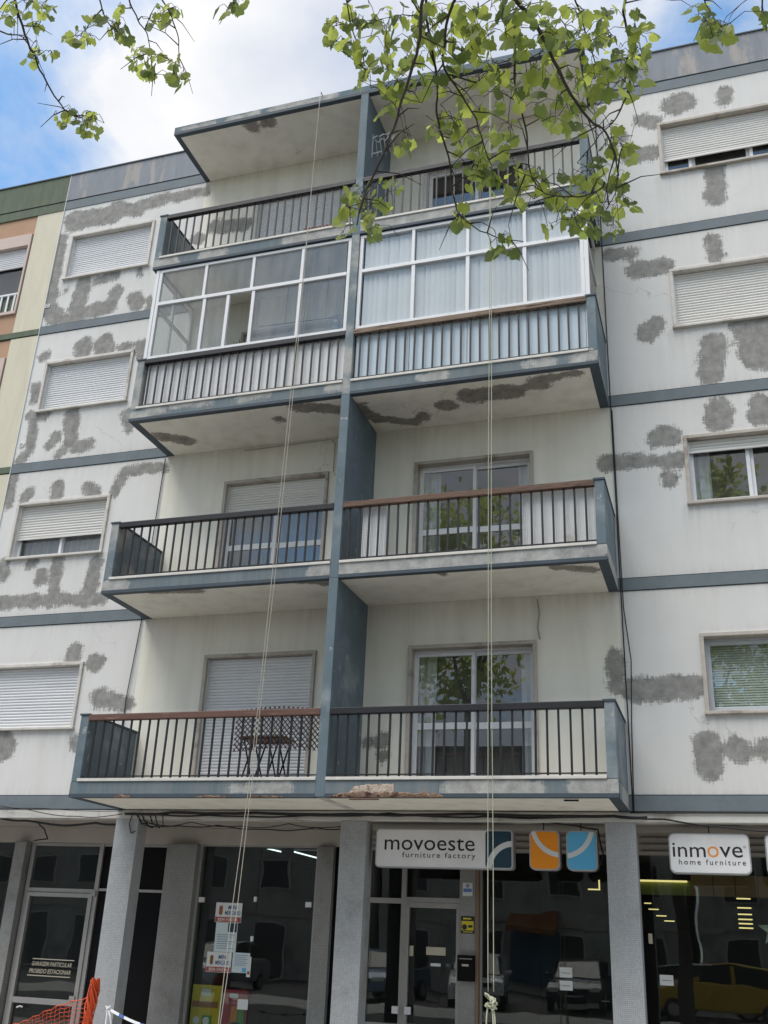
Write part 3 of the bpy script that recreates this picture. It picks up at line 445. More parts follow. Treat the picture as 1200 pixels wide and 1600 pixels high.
def window(x0, x1, z0, z1, shut, m_sh='shutter', stone='stone', frame='alu', style='slide', mids=None, blinds=False, door=False, name='window', curt=True, midrail=None):
    """surround (the part) > shutter, frame, panes, curtain (its pieces); shut = share of the opening the roller shutter covers"""
    w = surround(x0, x1, z0, z1, stone, sill=not door).build(name, stone, B, bevel=0.006)
    a, b, c, d = x0+0.05, x1-0.05, z0+0.012, z1-0.05
    zs = d-(d-c)*shut
    if shut > 0:
        if shut < 1: 
            mb = MB(); mb.box(a, b, 0.065, 0.09, zs-0.035, zs); mb.build('shutter_bottom_bar', m_sh, w)
        shutter_mesh(MB(), a+0.012, b-0.012, zs, d, 0.07).build('roller_shutter', m_sh, w)
        MB().box(a, a+0.014, 0.03, 0.10, c, d).build('shutter_guide', frame, w); MB().box(b-0.014, b, 0.03, 0.10, c, d).build('shutter_guide', frame, w)
    if shut < 1:
        xm = (a+b)/2 if mids is None else None
        mb = MB(); sashes = [(a+0.016, xm+0.02, 0.12), (xm-0.02, b-0.016, 0.155)] if mids is None else [(p, q, 0.12+0.035*(i % 2)) for i, (p, q) in enumerate(zip([a+0.016]+mids, mids+[b-0.016]))]
        mb.box(a, b, 0.10, 0.21, c, c+0.03).box(a, b, 0.10, 0.21, d-0.03, d).box(a, a+0.025, 0.105, 0.21, c+0.03, d-0.03).box(b-0.025, b, 0.105, 0.21, c+0.03, d-0.03)
        for p, q, y in sashes: sash(mb, p, q, c+0.03, d-0.03, y, 0.05, midrail)
        mb.build('frame', frame, w, bevel=0.003)
        for p, q, y in sashes: MB().box(p+0.045, q-0.045, y+0.017, y+0.022, c+0.07, d-0.07).build('pane', 'glass', w)
        rm = MB(); Y1 = 0.58; rm.box(a-0.3, b+0.3, 0.225, 0.235, z0-0.2, z0-0.19)
        if blinds:
            bl = MB(); k = int((d-c)/0.032)
            for i in range(k):
                zz = c+0.02+i*0.032; bl.quad((a+0.05, 0.212, zz), (b-0.05, 0.212, zz), (b-0.05, 0.220, zz+0.028), (a+0.05, 0.220, zz+0.028))
            bl.build('venetian_blind', 'blind_green', w)
        elif curt == 'dim': curtain(w, a+0.02, b-0.02, c, d, 0.36, 'curtain_dim')
        elif curt == 'half': curtain(w, a+0.02, a+0.28, c, d, 0.30); curtain(w, b-0.22, b-0.02, c, d, 0.30)
        elif curt: curtain(w, a+0.02, a+0.02+(b-a-0.04)*0.97, c, d, 0.30)
    return w
for k in range(4):
    zc = win_z(k); dz = door_z(k)
    # left-hand windows
    window(*WINL, *zc, (1.0, 0.60, 1.0, 1.0)[k], m_sh=('shutter_cool', 'shutter', 'shutter_cool', 'shutter_cool')[k], stone='stone_pale')
    # right-hand windows
    if k == 3: window(*WINR, *zc, 0.66, mids=[8.66, 9.52], curt=False)
    elif k == 2: window(*WINR, *zc, 1.0, m_sh='shutter', stone='stone_pale')
    elif k == 1: window(*WINR, *zc, 0.16, mids=[9.03], curt='half')
    else: window(*WINR, *zc, 0.0, frame='alu_grey', blinds=True, mids=[9.6])
    window(11.0, 12.6, *zc, 1.0)
window(*DOORL, *door_z(0), 1.0, door=True, name='balcony_door', m_sh='shutter_cool')
window(*DOORR, *door_z(0), 0.0, door=True, name='balcony_door', frame='alu', midrail=Z[0]+1.12, stone='stone', curt='half')
window(*DOORL, *door_z(1), 0.23, door=True, name='balcony_door', midrail=Z[1]+1.12, curt='dim')
window(*DOORR, *door_z(1), 0.0, door=True, name='balcony_door', midrail=Z[1]+1.12, frame='alu', curt='half')
window(*DOORL, *door_z(2), 0.4, door=True, name='balcony_door', midrail=Z[2]+1.12)
window(*DOORR, *door_z(2), 0.0, door=True, name='balcony_door', midrail=Z[2]+1.12)
window(*DOORL, *door_z(3), 1.0, door=True, name='balcony_door', m_sh='shutter_cool', stone='stone_pale')
window(*DOORR, *door_z(3), 0.0, door=True, name='balcony_door', curt=False, stone='stone_pale')
# ---------------------------------------------------------------- balconies
bal_src = None
RAILS = {(0, 0): 'rail_red', (0, 1): 'rail_black', (1, 0): 'rail_black', (1, 1): 'rail_wood', (2, 0): 'rail_black', (2, 1): 'rail_grey_wood', (3, 0): 'rail_black', (3, 1): 'rail_black'}
TRIM = {(0, 0): 'trim_blue', (0, 1): 'trim_mixed', (1, 0): 'trim_blue', (1, 1): 'trim_bare', (2, 0): 'trim_mixed', (2, 1): 'trim_mixed', (3, 0): 'trim_mixed', (3, 1): 'trim_bare'}
def balcony(k, s):
    global bal_src
    z = Z[k]; x0, x1 = (XA, DL) if s == 0 else (DR, XB); tr = TRIM[k, s]
    ix0, ix1 = (x0+0.13, x1) if s == 0 else (x0, x1-0.125)
    b = MB().box(x0, x1, -D, 0.0, z+0.001, z+0.2).build('balcony', tr, B, bevel=0.008)
    soffit_sheet('soffit', 'soffit', b, ix0, ix1, -D+0.07, -0.002, z-0.002, SOFFIT[k])
    wall_sheet('slab_face', 'fascia', b, x0, x1, z+0.04, z+0.198, [], FASCIA[k, s], yf=-D-0.004, depth=0.003, step=0.04)
    # painted drip edge framing the soffit
    mb = MB().box(x0, x1, -D-0.006, -D+0.09, z-0.006, z+0.040)
    if s == 0: mb.box(x0-0.002, x0+0.13, -D+0.09, -0.002, z-0.006, z+0.002)
    else: mb.box(x1-0.125, x1+0.002, -D+0.09, -0.002, z-0.006, z+0.002)
    mb.build('drip_edge', 'trim_dark', b)
    if s == 0: MB().box(x0+0.001, x0+0.13, -D-0.003, -0.001, z+0.2, z+1.085).build('side_parapet', 'trim_mixed' if k else 'trim_blue', b, bevel=0.008); MB().box(x0-0.012, x0+0.145, -D-0.015, -0.001, z+1.085, z+1.11).build('parapet_cap', 'trim_dark', b)
    else: MB().box(x1-0.125, x1-0.001, -D-0.003, -0.001, z+0.2, z+1.085).build('side_parapet', 'trim_blue', b, bevel=0.008); MB().box(x1-0.14, x1+0.012, -D-0.015, -0.001, z+1.085, z+1.11).build('parapet_cap', 'trim_dark', b)
    MB().box(ix0-0.03*(s == 0), ix1, -D-0.022, -D+0.16, z+0.2, z+0.238).build('sill_slab', 'sill', b, bevel=0.004)
    MB().box(ix0, ix1, -D+0.16, -0.001, z+0.2, z+0.206).build('floor_finish', 'ceiling_grey', b)
    rl = MB(); N = 12; jag = lambda i, a: 0.004*math.sin(i*1.7+a+k*3+s)
    rl.box(ix0, ix1, -D-0.012, -D+0.068, z+1.012, z+1.098); rl.build('handrail', RAILS[k, s], b, bevel=0.008)
    MB().box(ix0, ix1, -D+0.016, -D+0.040, z+0.262, z+0.276).build('bottom_rail', 'black_metal', b)
    n = 24; sp = (ix1-ix0)/(n+0.6)
    for i in range(n):
        x = ix0+sp*(0.75+i)
        if bal_src is None:
            m_ = MB().box(-0.0125, 0.0125, -0.009, 0.009, 0.0, 0.777); bal_src = bpy.data.meshes.new('baluster'); bal_src.from_pydata(m_.v, [], m_.f); bal_src.materials.append(M['black_metal'])
        o = bpy.data.objects.new('baluster', bal_src); o.location = (x, -D+0.028, z+0.239+G); o.rotation_euler = (random.uniform(-.004, .004), random.uniform(-.008, .008), 0); link(o, b)
    return b
BAL = {(k, s): balcony(k, s) for k in range(4) for s in (0, 1)}
# partition fin between left and right flats
for k in range(4):
    MB().box(DL, DR, -D-0.004, -0.001, Z[k] if k == 0 else Z[k], Z[k+1]-0.001).build('partition_fin', 'trim_mixed' if k == 2 else 'trim_blue', B, bevel=0.006)
MB().box(DL, DR, -D+0.09, -0.001, -0.004, -0.0005).build('partition_fin_foot', 'lintel', B)
# roof canopy
rc = MB().box(XA, XB, -D, -0.021, Z[4]+0.001, Z[4]+0.165).build('roof_canopy', 'trim_mixed', B, bevel=0.008); wall_sheet('canopy_face', 'fascia', rc, XA, XB, Z[4]+0.05, Z[4]+0.163, [], FASCIA[4], yf=-D-0.004, depth=0.003, step=0.04)
soffit_sheet('canopy_soffit', 'soffit', B, XA+0.09, XB-0.09, -D+0.08, -0.002, Z[4]-0.002, SOFFIT[4])
mb = MB().box(XA, XB, -D-0.006, -D+0.08, Z[4]-0.008, Z[4]+0.05).box(XA-0.002, XA+0.09, -D+0.08, -0.002, Z[4]-0.008, Z[4]+0.05).box(XB-0.09, XB+0.002, -D+0.08, -0.002, Z[4]-0.008, Z[4]+0.05); mb.build('canopy_drip_edge', 'trim_dark', B)
# ---------------------------------------------------------------- glazed third-floor balconies
zb, zm, zt = Z[2]+1.112, 7.815, Z[3]-0.026
def glazing(x0, x1, cols_, frame, tops, name, gm='glass_clear'):
    f = MB(); yF = -D+0.025
    f.box(x0, x1, yF, yF+0.06, zb, zb+0.05).box(x0, x1, yF, yF+0.06, zt-0.05, zt).box(x0, x0+0.055, yF+0.001, yF+0.06, zb+0.05, zt-0.05).box(x1-0.055, x1, yF+0.001, yF+0.06, zb+0.05, zt-0.05).box(x0+0.055, x1-0.055, yF-0.006, yF+0.06, zm-0.03, zm+0.03)
    for x in tops: f.box(x-0.025, x+0.025, yF+0.004, yF+0.055, zm+0.03, zt-0.05)
    for x in cols_: f.box(x-0.028, x+0.028, yF+0.004, yF+0.055, zb+0.05, zm-0.03)
    g = f.build('balcony_glazing', frame, B, bevel=0.004)
    xs = [x0+0.055]+tops+[x1-0.055]
    for p, q in zip(xs, xs[1:]): MB().box(p+0.024, q-0.024, yF+0.026, yF+0.031, zm+0.028, zt-0.048).build('pane', gm, g)
    return g, yF
g, yF = glazing(0.135, 3.515, [1.04, 1.46, 1.90, 2.70], 'alu', [1.00, 1.85, 2.70], 'left', 'glass_hazy')
xs = [0.19, 1.04, 1.46, 1.90, 2.70, 3.46]
for i, (p, q) in enumerate(zip(xs, xs[1:])):
    if i == 2: continue                     # this sash stands open
    MB().box(p+0.024, q-0.024, yF+0.026, yF+0.031, zb+0.045, zm-0.028).build('pane', 'glass_hazy', g)
MB().box(0.075, 0.13, -D+0.02, -D+0.075, zb, zt).build('corner_post', 'alu', g)
mb = MB(); sx0, sx1 = 0.085, 0.125
for y0, y1, z0, z1 in ((-D+0.075, -0.06, zb, zb+0.05), (-D+0.075, -0.06, zt-0.05, zt), (-D+0.075, -0.06, zm-0.03, zm+0.03), (-0.06, -0.002, zb, zt), (-0.66, -0.61, zb+0.05, zm-0.03), (-0.66, -0.61, zm+0.03, zt-0.05)): mb.box(sx0, sx1, y0, y1, z0, z1)
mb.build('side_frame', 'alu', g)
for y0, y1 in ((-D+0.075, -0.66), (-0.61, -0.06)):
    for z0, z1 in ((zb+0.05, zm-0.03), (zm+0.03, zt-0.05)): MB().box(0.102, 0.106, y0+0.001, y1-0.001, z0+0.001, z1-0.001).build('side_pane', 'glass', g)
g2, yF = glazing(3.655, 7.06, [4.53, 5.365, 6.21], 'alu', [4.515, 5.362, 6.215], 'right')
xs = [3.71, 4.53, 5.365, 6.21, 7.005]
for p, q in zip(xs, xs[1:]):
    MB().box(p+0.024, q-0.024, yF+0.026, yF+0.031, zb+0.045, zm-0.028).build('pane', 'glass_clear', g2)
    bl = MB(); x = p+0.02
    while x < q-0.03:
        w_ = 0.088; a = R(random.uniform(7, 19)); dx, dy = w_*math.cos(a), w_*math.sin(a); bl.quad((x, yF+0.065, zb+0.01), (x+dx, yF+0.065+dy, zb+0.01), (x+dx, yF+0.065+dy, zt-0.06), (x, yF+0.065, zt-0.06)); x += 0.079
    bl.build('vertical_blind', 'blind_white', g2)
MB().box(7.062, 7.12, -D+0.02, -D+0.075, zb, zt).build('corner_post', 'alu', g2)
mb = MB()
for y0, y1, z0, z1 in ((-D+0.075, -0.002, zb, zb+0.05), (-D+0.075, -0.002, zt-0.05, zt), (-D+0.075, -0.002, zm-0.03, zm+0.03)): MB().box(7.07, 7.11, y0, y1, z0, z1).build('side_rail', 'alu', g2)
MB().box(7.088, 7.092, -D+0.075, -0.002, zb+0.05, zm-0.03).build('side_pane', 'glass_clear', g2); MB().box(7.088, 7.092, -D+0.075, -0.002, zm+0.03, zt-0.05).build('side_pane', 'glass_clear', g2)
# infill sheets behind the third-floor balusters
for s, m_, cuts in ((0, 'panel_white', [0.16, 0.86, 1.72, 2.58, 3.50]), (1, 'panel_blue', [3.67, 4.50, 5.36, 6.22, 7.04])):
    for p, q in zip(cuts, cuts[1:]): MB().box(p+0.004, q-0.004, -D+0.075, -D+0.083, Z[2]+0.245, Z[2]+1.09).build('infill_sheet', m_, BAL[2, s])
MB().box(7.045, 7.062, -D+0.07, -D+0.09, Z[2]+0.24, Z[2]+1.01).build('infill_stop', 'alu', BAL[2, 1])
# ---------------------------------------------------------------- crumbling concrete on the lowest slab
def spall(prof, m, seed, z0=-0.012, n=90, proud=0.010, rough=0.012):
    rnd = random.Random(seed); mb = MB(); vs = []; k = 6; x0, x1 = prof[0][0], prof[-1][0]
    def top(x):
        for (a, za), (b, zb_) in zip(prof, prof[1:]):
            if a <= x <= b: return za+(zb_-za)*(x-a)/(b-a)
        return prof[-1][1]
    for i in range(n+1):
        x = x0+(x1-x0)*i/n; hh = max(0.004, top(x)-z0+0.018*noise.noise(Vector((x*17, seed, 0)))+0.006*rnd.random())
        for j in range(k+1):
            q = j/k; e = min(1, 5*q*(1-q)+0.1); vs.append((x+0.004*rnd.random(), -D-0.008-proud*e-rough*e*rnd.random(), z0+hh*q))
    mb.add(vs, [(i*(k+1)+j, (i+1)*(k+1)+j, (i+1)*(k+1)+j+1, i*(k+1)+j+1) for i in range(n) for j in range(k)])
    return mb.build('crumbled_concrete', m, BAL[0, 1] if x0 > 3.6 else BAL[0, 0])
spall([(3.95, 0.05), (4.05, 0.125), (4.2, 0.145), (4.53, 0.15), (4.55, 0.05)], 'spall_pale', 3, 0.03, 60, 0.003, 0.005); spall([(3.72, 0.01), (3.9, 0.045), (4.1, 0.065), (4.55, 0.055), (4.7, 0.05), (4.8, 0.03), (4.92, 0.062), (5.0, 0.03), (5.08, 0.045), (5.15, 0.0)], 'spall', 9, -0.012, 110, 0.004, 0.012)  # lower brown strip paints the dark crevice shade under the pale broken concrete
spall([(0.70, 0.0), (0.8, 0.03), (0.95, 0.0)], 'spall', 5, -0.015, 24); spall([(1.9, 0.0), (2.1, 0.015), (2.35, 0.0)], 'spall', 6, -0.012, 30); spall([(2.6, 0.0), (2.8, 0.012), (3.1, 0.0)], 'spall', 8, -0.012, 30)
MB().box(3.98, 4.35, -D-0.02, -D+0.02, -0.035, -0.024).build('exposed_bar', 'terracotta', BAL[0, 1])
MB().box(6.55, 6.72, -1.12, -1.1, -0.03, -0.012).build('soffit_hook', 'black_metal', BAL[0, 1])
# ---------------------------------------------------------------- ground floor: lintel, columns, shopfronts
YS = 1.2; zc = -0.13; zf = -G+0.004
for a, b in ((-6.4, SEAM), (SEAM, XA), (XA, XB), (XB, XR)): MB().box(a+0.001, b-0.001, -0.004, 0.24, zc, -0.0125).build('street_lintel', 'lintel', B, bevel=0.004)
MB().box(-6.4, XR, 0.24, YS+0.3, zc+0.004, zc+0.05).build('arcade_ceiling', 'ceiling_grey', B)
MB().box(-6.4, 3.3, YS, YS+0.2, -0.365, zc+0.003).build('shop_beam', 'beam', B, bevel=0.004)
MB().box(3.3, XR, YS+0.02, YS+0.2, -0.40, zc+0.003).build('shop_beam', 'ceiling_grey', B)
for i in range(3):
    MB().box(3.45, 6.9, YS-0.01, YS+0.02, -0.2-i*0.085, -0.185-i*0.085).build('fascia_strip', 'shop_frame', B); MB().box(7.2, XR, YS-0.01, YS+0.02, -0.2-i*0.085, -0.19-i*0.085).build('fascia_strip', 'shop_frame', B)
for a in (-0.01, 3.42, 6.885, 10.35): MB().box(a, a+0.365, 0.0, 0.255, zf, zc-0.001).build('column', 'mosaic', B, bevel=0.006)
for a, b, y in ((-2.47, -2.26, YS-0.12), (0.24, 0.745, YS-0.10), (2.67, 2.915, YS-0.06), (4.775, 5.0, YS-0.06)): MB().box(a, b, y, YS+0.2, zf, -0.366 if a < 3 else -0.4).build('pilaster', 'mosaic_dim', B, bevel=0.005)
MB().box(5.002, 5.045, YS-0.075, YS+0.1, zf, -0.401).build('door_jamb', 'brown_jamb', B)
MB().box(2.916, 3.42, YS+0.03, YS+0.06, zf, -0.366).build('dark_gap_sheet', 'black_board', B)  # added black sheet, painting the dark of the gap beside the column
# shop rooms behind the glass
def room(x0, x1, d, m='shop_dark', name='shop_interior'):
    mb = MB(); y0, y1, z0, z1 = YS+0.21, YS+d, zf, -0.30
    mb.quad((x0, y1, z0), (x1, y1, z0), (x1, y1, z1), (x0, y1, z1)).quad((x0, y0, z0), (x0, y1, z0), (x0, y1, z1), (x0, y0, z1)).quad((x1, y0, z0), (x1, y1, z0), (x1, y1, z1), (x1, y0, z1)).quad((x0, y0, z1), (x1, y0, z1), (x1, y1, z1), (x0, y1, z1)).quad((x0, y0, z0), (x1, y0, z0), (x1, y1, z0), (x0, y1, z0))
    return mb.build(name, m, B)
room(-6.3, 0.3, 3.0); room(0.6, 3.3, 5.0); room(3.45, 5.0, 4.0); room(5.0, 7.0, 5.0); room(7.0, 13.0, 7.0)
def pane(x0, x1, z0, z1, parent, y=YS+0.06, m='glass_shop'): return MB().box(x0, x1, y, y+0.008, z0, z1).build('pane', m, parent)
# garage entrance with lettering on its glass
f = MB(); y0, y1 = YS, YS+0.055
f.box(-2.235, -2.165, y0, y1, zf, -0.366).box(-0.99, -0.92, y0, y1, zf, -0.366).box(-2.165, -0.99, y0, y1, -0.415, -0.368).box(-2.165, -0.99, y0, y1, -1.10, -1.04).box(-2.165, -0.99, y0-0.02, y1, -1.165, -1.105).box(-2.165, -2.11, y0-0.02, y1, zf, -1.165).box(-1.06, -0.99, y0-0.02, y1, zf, -1.165).box(-2.11, -1.06, y0-0.02, y1, -2.66, -2.58).box(-2.11, -1.06, y0-0.02, y1, zf, zf+0.1).box(-0.92, 0.24, y0+0.01, y1, -1.06, -1.02).box(-0.92, 0.24, y0+0.01, y1, -0.41, -0.366)
gd = f.build('garage_door', 'shop_frame', B, bevel=0.004)
for a, b, c, d in ((-2.165, -0.99, -1.04, -0.415), (-2.11, -1.06, -2.58, -1.165), (-2.11, -1.06, zf+0.1, -2.66)): pane(a, b, c, d, gd, YS+0.03)
MB().box(-0.92, 0.24, YS+0.035, YS+0.05, zf, -0.41).build('black_panel', 'black_board', gd)
MB().box(-1.12, -1.03, YS-0.04, YS-0.02, -2.58, -2.52).build('lock_plate', 'shop_frame', gd); MB().box(-1.02, -0.94, YS-0.03, YS-0.001, -1.14, -1.06).build('hinge', 'shop_frame', gd); MB().tube([(-2.0, YS-0.03, -2.72), (-1.94, YS-0.05, -2.70), (-1.9, YS-0.03, -2.71)], 0.012).build('handle', 'alu', gd)
lt = text('GARAGEM PARTICULAR', 'ink_gold', gd, -1.90, -1.20, -2.145, -2.085, YS+0.026, offset=0.012, shear=0.2); text('PROIBIDO ESTACIONAR', 'ink_gold', gd, -1.93, -1.20, -2.245, -2.185, YS+0.026, offset=0.012, shear=0.2)
MB().box(-1.90, -1.165, YS+0.024, YS+0.027, -2.055, -2.042).build('lettering_line', 'ink_gold', gd); MB().box(-1.95, -1.20, YS+0.024, YS+0.027, -2.285, -2.272).build('lettering_line', 'ink_gold', gd)
# left neighbour bay
pane(-6.2, -2.47, zf, -0.366, B)
# minimarket front
f = MB(); f.box(0.746, 0.79, YS, YS+0.06, zf, -0.366).box(2.63, 2.669, YS, YS+0.06, zf, -0.366).box(0.79, 2.63, YS, YS+0.06, -0.385, -0.366).box(0.79, 2.63, YS, YS+0.06, zf, zf+0.06)
mf = f.build('minimarket_front', 'shop_frame', B, bevel=0.003)
pane(0.79, 1.735, zf+0.06, -0.385, mf, YS+0.03); pane(1.742, 2.63, zf+0.06, -0.385, mf, YS+0.03)
for x, z in ((0.80, -1.12), (1.69, -1.09), (1.69, -1.62), (2.50, -1.14)): MB().box(x, x+0.09 if x != 1.69 else x+0.04, YS+0.015, YS+0.05, z-0.05, z+0.02).build('glass_clamp', 'alu', mf)
# furniture shop door
f = MB(); y0 = YS
f.box(3.44, 3.475, y0, y0+0.06, zf, -0.40).box(3.93, 4.0, y0, y0+0.06, zf, -0.40).box(3.475, 3.93, y0, y0+0.06, -1.10, -1.03).box(4.0, 4.775, y0-0.004, y0+0.06, -1.075, -1.01).box(4.0, 4.055, y0-0.01, y0+0.05, zf, -1.076).box(4.72, 4.774, y0-0.01, y0+0.05, zf, -1.076).box(4.055, 4.72, y0-0.01, y0+0.05, -1.145, -1.076).box(3.475, 3.93, y0, y0+0.06, -2.66, -2.59).box(4.055, 4.72, y0-0.01, y0+0.05, -2.66, -2.58)
fd = f.build('furniture_shop_door', 'shop_frame', B, bevel=0.004)
for a, b, c, d in ((3.475, 3.93, -1.03, -0.42), (4.0, 4.775, -1.01, -0.42), (3.475, 3.93, -2.59, -1.10), (4.055, 4.72, -2.58, -1.145), (3.475, 3.93, zf, -2.66), (4.055, 4.72, zf, -2.66)): pane(a, b, c, d, fd, YS+0.03)
for x in (3.86, 4.035): MB().box(x, x+0.085, YS-0.045, YS-0.012, -2.47, -2.38).build('lock_plate', 'alu', fd)
MB().tube([(4.03, YS-0.02, -2.63), (4.03, YS-0.06, -2.63)], 0.018, 8).build('door_knob', 'black_metal', fd)
# display windows
f = MB(); f.box(5.046, 5.075, YS, YS+0.06, zf, -0.405).box(6.86, 6.9, YS, YS+0.06, zf, -0.405); dw = f.build('display_window', 'shop_frame', B); pane(5.076, 6.86, zf, -0.405, dw, YS+0.03)
f = MB(); f.box(6.905, 6.935, YS, YS+0.06, zf, -0.405).box(12.9, 12.95, YS, YS+0.06, zf, -0.405).box(9.05, 9.085, YS, YS+0.06, zf, -0.405); dw2 = f.build('display_window', 'shop_frame', B); pane(6.936, 9.05, zf, -0.405, dw2, YS+0.03); pane(9.086, 12.9, zf, -0.405, dw2, YS+0.03)
# ------------------------------------------------------------------ things inside the shops
for i, (x, l_) in enumerate((((1.25, 1.52), 'nearer'), ((1.73, 2.15), 'longer'))):
    t = thing('tube_light', ('short' if i == 0 else 'long')+' glowing white tube light on the minimarket ceiling, '+('left' if i == 0 else 'right')+' one', 'light', (x[0], 2.5, G-0.25), 'minimarket tube lights')
    MB().tube([(x[0], 2.5, -0.29 if i == 0 else -0.335), (x[1], 2.46, -0.34 if i == 0 else -0.425)], 0.011, 6).build('glowing_tube', 'tube_light', t); MB().box(x[0], x[1], 2.48, 2.54, -0.22 if i == 0 else -0.31, -0.2 if i == 0 else -0.29).build('fitting', 'white_plastic', t)
for i, z in enumerate((-0.77, -0.90, -0.99, -1.06, -1.12, -1.18)):
    t = thing('strip_light', 'warm strip lamp in the right-hand shop, %s of the ladder of six' % ('topmost', 'second from top', 'third from top', 'fourth from top', 'second from bottom', 'lowest')[i], 'light', (8.45, 4, G+z), 'warm strip lamps'); MB().box(8.36, 8.56, 3.98, 4.02, z-0.009, z+0.009).build('glowing_strip', 'strip_warm', t); MB().box(8.36, 8.56, 3.98, 4.02, z+0.0095, z+0.03).build('fitting', 'black_board', t)
for i, (x, z) in enumerate(((6.955, -0.875), (7.06, -0.96), (7.17, -1.05), (7.285, -1.12))):
    t = thing('strip_light', 'warm strip lamp beside the right column, %s of the descending four' % ('leftmost', 'second', 'third', 'rightmost')[i], 'light', (x, 4, G+z), 'stepped warm lamps'); MB().box(x, x+0.15, 3.98, 4.02, z-0.007, z+0.007).build('glowing_strip', 'strip_warm', t); MB().box(x, x+0.15, 3.98, 4.02, z+0.0075, z+0.03).build('fitting', 'black_board', t)
t = thing('wood_canopy', 'wood and lime-green lit canopy panel above the right-hand shop floor', 'panel', (7, 3, G-0.8)); MB().box(7.0, 7.75, 2.98, 3.04, -0.80, -0.60).build('green_board', 'green_panel', t); MB().box(7.75, 9.2, 2.98, 3.04, -0.80, -0.52).build('wood_board', 'wood_panel', t); MB().box(7.02, 7.7, 2.94, 2.975, -0.625, -0.60).build('glowing_edge', 'strip_warm', t)
for x in (8.05, 8.35, 8.65, 8.95): MB().box(x, x+0.008, 2.972, 2.979, -0.80, -0.52).build('board_joint', 'black_board', t)
t = thing('wardrobe', 'tall black wardrobe standing inside the shop beside the right column', 'wardrobe', (6.4, 1.9, 0)); MB().box(6.36, 7.0, 1.8, 2.3, zf, -1.11).build('carcass', 'black_board', t, bevel=0.01); MB().box(6.375, 6.68, 1.785, 1.799, zf+0.1, -1.13).build('door', 'black_board', t); MB().box(6.69, 6.98, 1.785, 1.799, zf+0.1, -1.13).build('door', 'black_board', t); MB().box(6.55, 6.66, 1.77, 1.784, -2.2, -2.19).build('handle', 'shop_frame', t)
t = thing('pendant_lamp', 'small lit wall lamp hanging beside the right column behind the glass', 'lamp', (6.5, 1.7, G-0.8)); MB().box(6.44, 6.58, 1.66, 1.7, -0.83, -0.815).build('glowing_bar', 'strip_warm', t); MB().box(6.585, 6.6, 1.66, 1.7, -0.83, -0.70).build('glowing_bar', 'strip_warm', t); MB().box(6.40, 6.62, 1.705, 1.75, -0.86, -0.66).build('backplate', 'black_board', t)
t = thing('counter', 'dark shop counter deep inside the minimarket', 'counter', (2.2, 4, 0)); MB().box(1.8, 2.9, 3.6, 4.2, zf, -2.25).build('cabinet', 'room', t, bevel=0.01); MB().box(1.77, 2.93, 3.57, 4.23, -2.25, -2.2).build('worktop', 'ceiling_grey', t)
t = thing('sofa', 'dark sofa on show inside the furniture shop', 'sofa', (5.9, 3.6, 0)); MB().box(5.3, 6.3, 3.3, 4.1, zf+0.12, -2.85).build('seat', 'room', t, bevel=0.06); MB().box(5.3, 6.3, 3.9, 4.15, -2.85, -2.45).build('backrest', 'room', t, bevel=0.06); MB().box(5.12, 5.3, 3.3, 4.1, zf+0.1, -2.62).build('armrest', 'room', t, bevel=0.05); MB().box(6.3, 6.48, 3.3, 4.1, zf+0.1, -2.62).build('armrest', 'room', t, bevel=0.05)
t = thing('star_ornament', 'pale green five-pointed star hanging in the right-hand shop window', 'ornament', (8.72, 1.35, G-1.3)); 
pts = [(8.76+(0.19 if i % 2 == 0 else 0.08)*math.sin(i*math.pi/5), -1.27+(0.19 if i % 2 == 0 else 0.08)*math.cos(i*math.pi/5)) for i in range(10)]
MB().add([(x, 1.34, z) for x, z in pts]+[(x, 1.36, z) for x, z in pts]+[(8.76, 1.31, -1.27), (8.76, 1.39, -1.27)], [(i, (i+1) % 10, 20) for i in range(10)]+[(10+(i+1) % 10, 10+i, 21) for i in range(10)]+[(i, 10+i, 10+(i+1) % 10, (i+1) % 10) for i in range(10)]).build('star', 'star_green', t); MB().tube([(8.76, 1.35, -1.08), (8.76, 1.35, -0.42)], 0.003, 4).build('string', 'cable', t)
# ------------------------------------------------------------------ signs
def arc_band(cx_, cz_, r0, r1, a0, a1, y, n=18):
    mb = MB(); vs = []
    for i in range(n+1):
        a = R(a0+(a1-a0)*i/n); vs += [(cx_+r0*math.cos(a), y, cz_+r0*math.sin(a)), (cx_+r1*math.cos(a), y, cz_+r1*math.sin(a))]
    return mb.add(vs, [(2*i, 2*i+1, 2*i+3, 2*i+2) for i in range(n)])
def clip_rect(mb, x0, x1, z0, z1):          # keep a printed band inside its panel
    mb.v = [(min(max(x, x0), x1), y, min(max(z, z0), z1)) for x, y, z in mb.v]; return mb
SY = 0.10
t = thing('shop_sign', 'long white shop sign reading movoeste furniture factory with navy end panel', 'sign', (4.8, SY, G-0.7), 'signs under the lowest balcony')
rounded(MB(), 3.89, 5.72, -0.705, -0.222, SY, SY+0.16, 0.05).build('sign_box', 'sign_edge', t, raw=False); rounded(MB(), 3.905, 5.705, -0.69, -0.237, SY-0.006, SY-0.0005, 0.045).build('white_face', 'sign_white', t)
rounded(MB(), 5.365, 5.70, -0.685, -0.242, SY-0.010, SY-0.0065, 0.035).build('navy_panel', 'sign_navy', t)
clip_rect(arc_band(5.72, -0.70, 0.27, 0.34, 92, 180, SY-0.0125), 5.365, 5.70, -0.685, -0.242).build('swoosh', 'sign_swoosh', t)
text('movoeste', 'ink', t, 4.015, 5.225, -0.49, -0.335, SY-0.008, offset=0.002, split=True); text('furniture factory', 'ink', t, 4.26, 5.235, -0.60, -0.512, SY-0.008, offset=0.004, space=1.25)
t = thing('sign_panel', 'orange rounded sign panel with a pale swoosh, beside the blue one', 'sign', (6.1, SY, G-0.7), 'signs under the lowest balcony')
